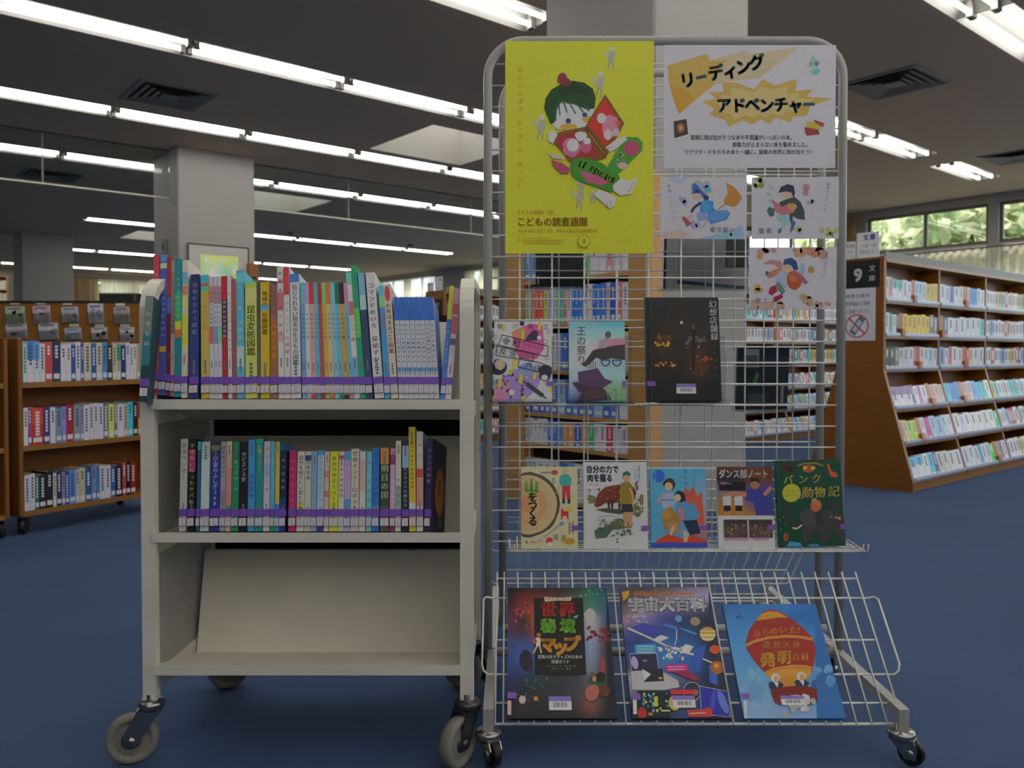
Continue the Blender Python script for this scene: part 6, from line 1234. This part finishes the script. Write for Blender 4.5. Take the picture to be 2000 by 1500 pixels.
TROW = [
 (.755, .20, '#6a8078 .6|#77777e 1 #24568c|#77777e .8 #3a6a9c|#74747a .8|#86302c 1.1|#1c2240 1.2|#78767c .9|#7a787e .7|#22386c .7|#77757a .8|#2c3864 .5|#7c7468 1.2|#1c3c64 .8|#7a7468 1|#2a5c84 .8|#2a2428 .9|#7a7460 .7|#78766c .7 #2c7050|#1a2450 .9|#74747a .7|#77767a .6|#7a7870 .6|#74655a 1.3|#77757c .9|#9a6024 .8|#6c6a74 .6'),
 (.44, .19, '#7a7a74 .6|#6a3058 .5|#841c1c 1.6 #9a2a20|#2a2850 .9|#77757a .8|#4a5c70 .9|#5a5c94 .6|#6c1a20 1.1|#545c68 1|#5c5c78 .5|#7a787c .8|#77757c .7|#76747a .7|#78767c .8|#4a4450 .8|#8a9040 .9|#4a4a50 .5|#77757a 1.1|#7a6c60 .6|#2484a8 .9|#10141c .8|#94602c .9 #6a2a1c|#77767c .8|#8a5070 .6|#242038 1'),
 (.115, .18, '#76747a .8|#74747a .7|#1a4a4c .6|#18181c 1|#161618 1|#76766e .5|#1a2438 .8|#5c5470 .5|#1a2a60 .6|#3a5a9c 1|#6c6868 .6|#7a745c .9|#143c64 1|#4a5a7c .8|#2c5484 .5|#76747c .9|#78767c .9|#24406c .8|#0e0e14 1.2|#80302c .6|#0e0e12 .8|#6c1018 .9')]
tn = ['top', 'middle', 'lowest']
for r, (z, ht0, spec) in enumerate(TROW):
    cells = spec.split('|'); tot = sum(float(c.split()[1]) for c in cells); x = .028; xw = (TLEN - .06) * (.80 if r == 2 else .98)
    for i, c in enumerate(cells):
        h_, w_, *top = c.split(); w_ = xw * float(w_) / tot; ht = ht0 * R.uniform(.93, 1.03); dp = .135
        b = thing('book', '%s book, %s from the end panel, %s shelf of the wooden book truck' % (hue(h_), ORD[i] if i < 20 else 'twenty-' + ORD[i - 20], tn[r]), 'book', tk.matrix_world @ Vector((x, .008, z + .001)), 'books on the wooden book truck', (0, 0, TD))
        t = .0015; mb = MB(); w1 = w_ * .965
        for bx in ((0, 0, 0, w1, t, ht), (0, t, 0, t, dp, ht), (w1 - t, t, 0, w1, dp, ht)): mb.box(*bx, C(h_))
        mb.build('cover', PR, b); MB().box(t, t, .003, w1 - t, dp - .003, ht - .003, PAGE).build('pages', PRM, b)
        p = Print(0, 0, 100, 100, w1, ht)
        p.rect(1, 0, 99, 100, h_)
        if top: p.rect(0, 0, 100, 46, top[0])
        dk = '#33333c' if sum(hexrgb(h_)) > 250 else '#85858a'
        for j in range(R.randint(3, 8)): p.rect(32, 10 + j * 8.5, 68, 16 + j * 8.5, dk); p.n -= 1
        p.rect(12, 80, 88, 93, '#79797f'); p.build('spine_print', PR, b).location = (0, -.0002, 0)
        x += w_

# ------------------------------------------------------------------ leaflet board behind the truck
LY = 5.35
p0, p1 = at(-60, 588, LY), at(282, 588, LY); LWD = p1.x - p0.x
lb = thing('leaflet_board', 'brown wooden leaflet display board behind the book truck', 'display board', (p0.x, LY, 0))
MB().box(0, .03, .35, LWD, .055, p0.z).build('panel', WOODH, lb)
MB().box(0, .026, p0.z - .012, LWD, .060, p0.z + .004).build('top_edge', DSTEEL, lb)
for x in (.05, LWD - .09): MB().box(x, .03, 0, x + .04, .3, .35).build('leg', WOOD, lb)
for x0, px0, px1, py0, py1, c, roll, l in (
  (0, 8, 45, 599, 632, '#6a7a5c', 2, 'green-edged leaflet in the upper row of the board, first column'), (0, 62, 95, 598, 632, '#7c646c', 3, 'pink leaflet in the upper row of the board, second column'), (0, 118, 150, 600, 630, '#6c6c78', 3, 'pale grey leaflet in the upper row of the board, third column'), (0, 170, 200, 594, 632, '#787880', 3, 'white glossy leaflet in the upper row of the board, fourth column'), (0, 221, 251, 600, 632, '#6e645e', 3, 'brown photo leaflet in the upper row of the board, fifth column'),
  (0, 9, 50, 633, 664, '#787076', 4, 'white leaflet with pink picture in the lower row, first column'), (0, 73, 111, 632, 664, '#76767c', 3, 'white arched leaflet in the lower row, second column'), (0, 124, 156, 641, 664, '#6c7484', 3, 'blue striped leaflet in the lower row, third column'), (0, 176, 207, 640, 664, '#7c7884', 3, 'white leaflet with a glare spot in the lower row, fourth column'), (0, 232, 260, 640, 664, '#74747c', 3, 'white and blue leaflet in the lower row, fifth column')):
    a_, b_ = at(px0, py1, LY), at(px1, py0, LY); w_, h_ = b_.x - a_.x, b_.z - a_.z
    o = MB().box(0, 0, 0, w_, .004, h_, C('#77777c')).build('leaflet', PR); o.location = (a_.x, LY + .020, a_.z); o.rotation_euler = (0, rad(-roll), 0); tag(o, l, 'leaflet', 'leaflets on the wooden board')
    p = Print(0, 0, 100, 100, w_, h_); p.rect(3, 3, 97, 97, c); wash(p, 15, 30, 85, 90, 7, '#7c7c84 #5c6480 #6a6c60 #84747c', 8, 20); p.rect(12, 8, 80, 18, '#4a4c60'); p.build('leaflet_print', PR, o).location = (0, -.0002, 0)
    MB().box(-.004, -.008, -.004, w_ + .004, -.006, h_ * .6).build('clear_pocket', ACRYL, o)
for px, py in ((24, 591), (76, 591), (127, 592), (178, 592), (231, 594), (140, 635), (190, 635), (240, 635)):
    a_ = at(px - 9, py + 3, LY); MB().box(0, 0, 0, .06, .003, .02, C('#7c7a76')).build('label_tag', PR, lb).location = (a_.x - p0.x, .027, a_.z)

# ------------------------------------------------------------------ far furniture
o = thing('photocopier', 'dark grey machine standing behind the leaflet board', 'machine', at(200, 600, 7.2) * 1)
b_ = at(198, 572, 7.2); c_ = at(262, 572, 7.2); o.location = (b_.x, 7.2, 0); wd_ = c_.x - b_.x
MB().bbox(0, 0, .05, wd_, .6, b_.z - .08, .02).build('body', BLACK, o); MB().bbox(-.02, -.02, b_.z - .08, wd_ + .02, .62, b_.z, .01).build('lid', DSTEEL, o); MB().bbox(wd_ + .02, .1, b_.z - .45, wd_ + .17, .5, b_.z + .04, .01).build('side_tray', DARKB, o); MB().box(.02, .02, 0, wd_ - .02, .58, .05).build('foot', RUBB, o)
def far_shelf(a, label):
    o = thing('tall_shelf', label, 'bookcase', W(a, B1 - .45), 'tall shelves at the far wall', (0, 0, ROOM))
    for x in (0, .87): MB().box(x, 0, 0, x + .03, .35, 2.9).build('end_panel', WOODL, o)
    MB().box(.03, .33, 0, .87, .35, 2.9).build('back_panel', WOODL, o)
    for k in range(9): MB().box(.03, .01, .1 + k * .345, .87, .33, .125 + k * .345).build('shelf', WOODL, o)
    return o
fs = [far_shelf(4.2, 'tall far shelf with pale books beside the beige drapes'), far_shelf(2.75, 'tall far shelf at the dark edge beyond the far pillar')]
bpy.context.view_layer.update()
for o in fs:
    for k in range(8):
        x = .04
        while x < .82:
            w_ = R.uniform(.03, .06); REST.box(0, 0, 0, w_ * .95, .2, R.uniform(.2, .28), C(R.choice(['#7a7464', '#7c786c', '#74706a', '#6a6a60', '#7e7a70'])), T=o.matrix_world @ Matrix.Translation((x, .03, .126 + k * .345))); x += w_
tag(REST.build('distant_books', PR), 'masses of pale books on the far shelves of the low bookcases and the wall', 'books', kind='stuff')
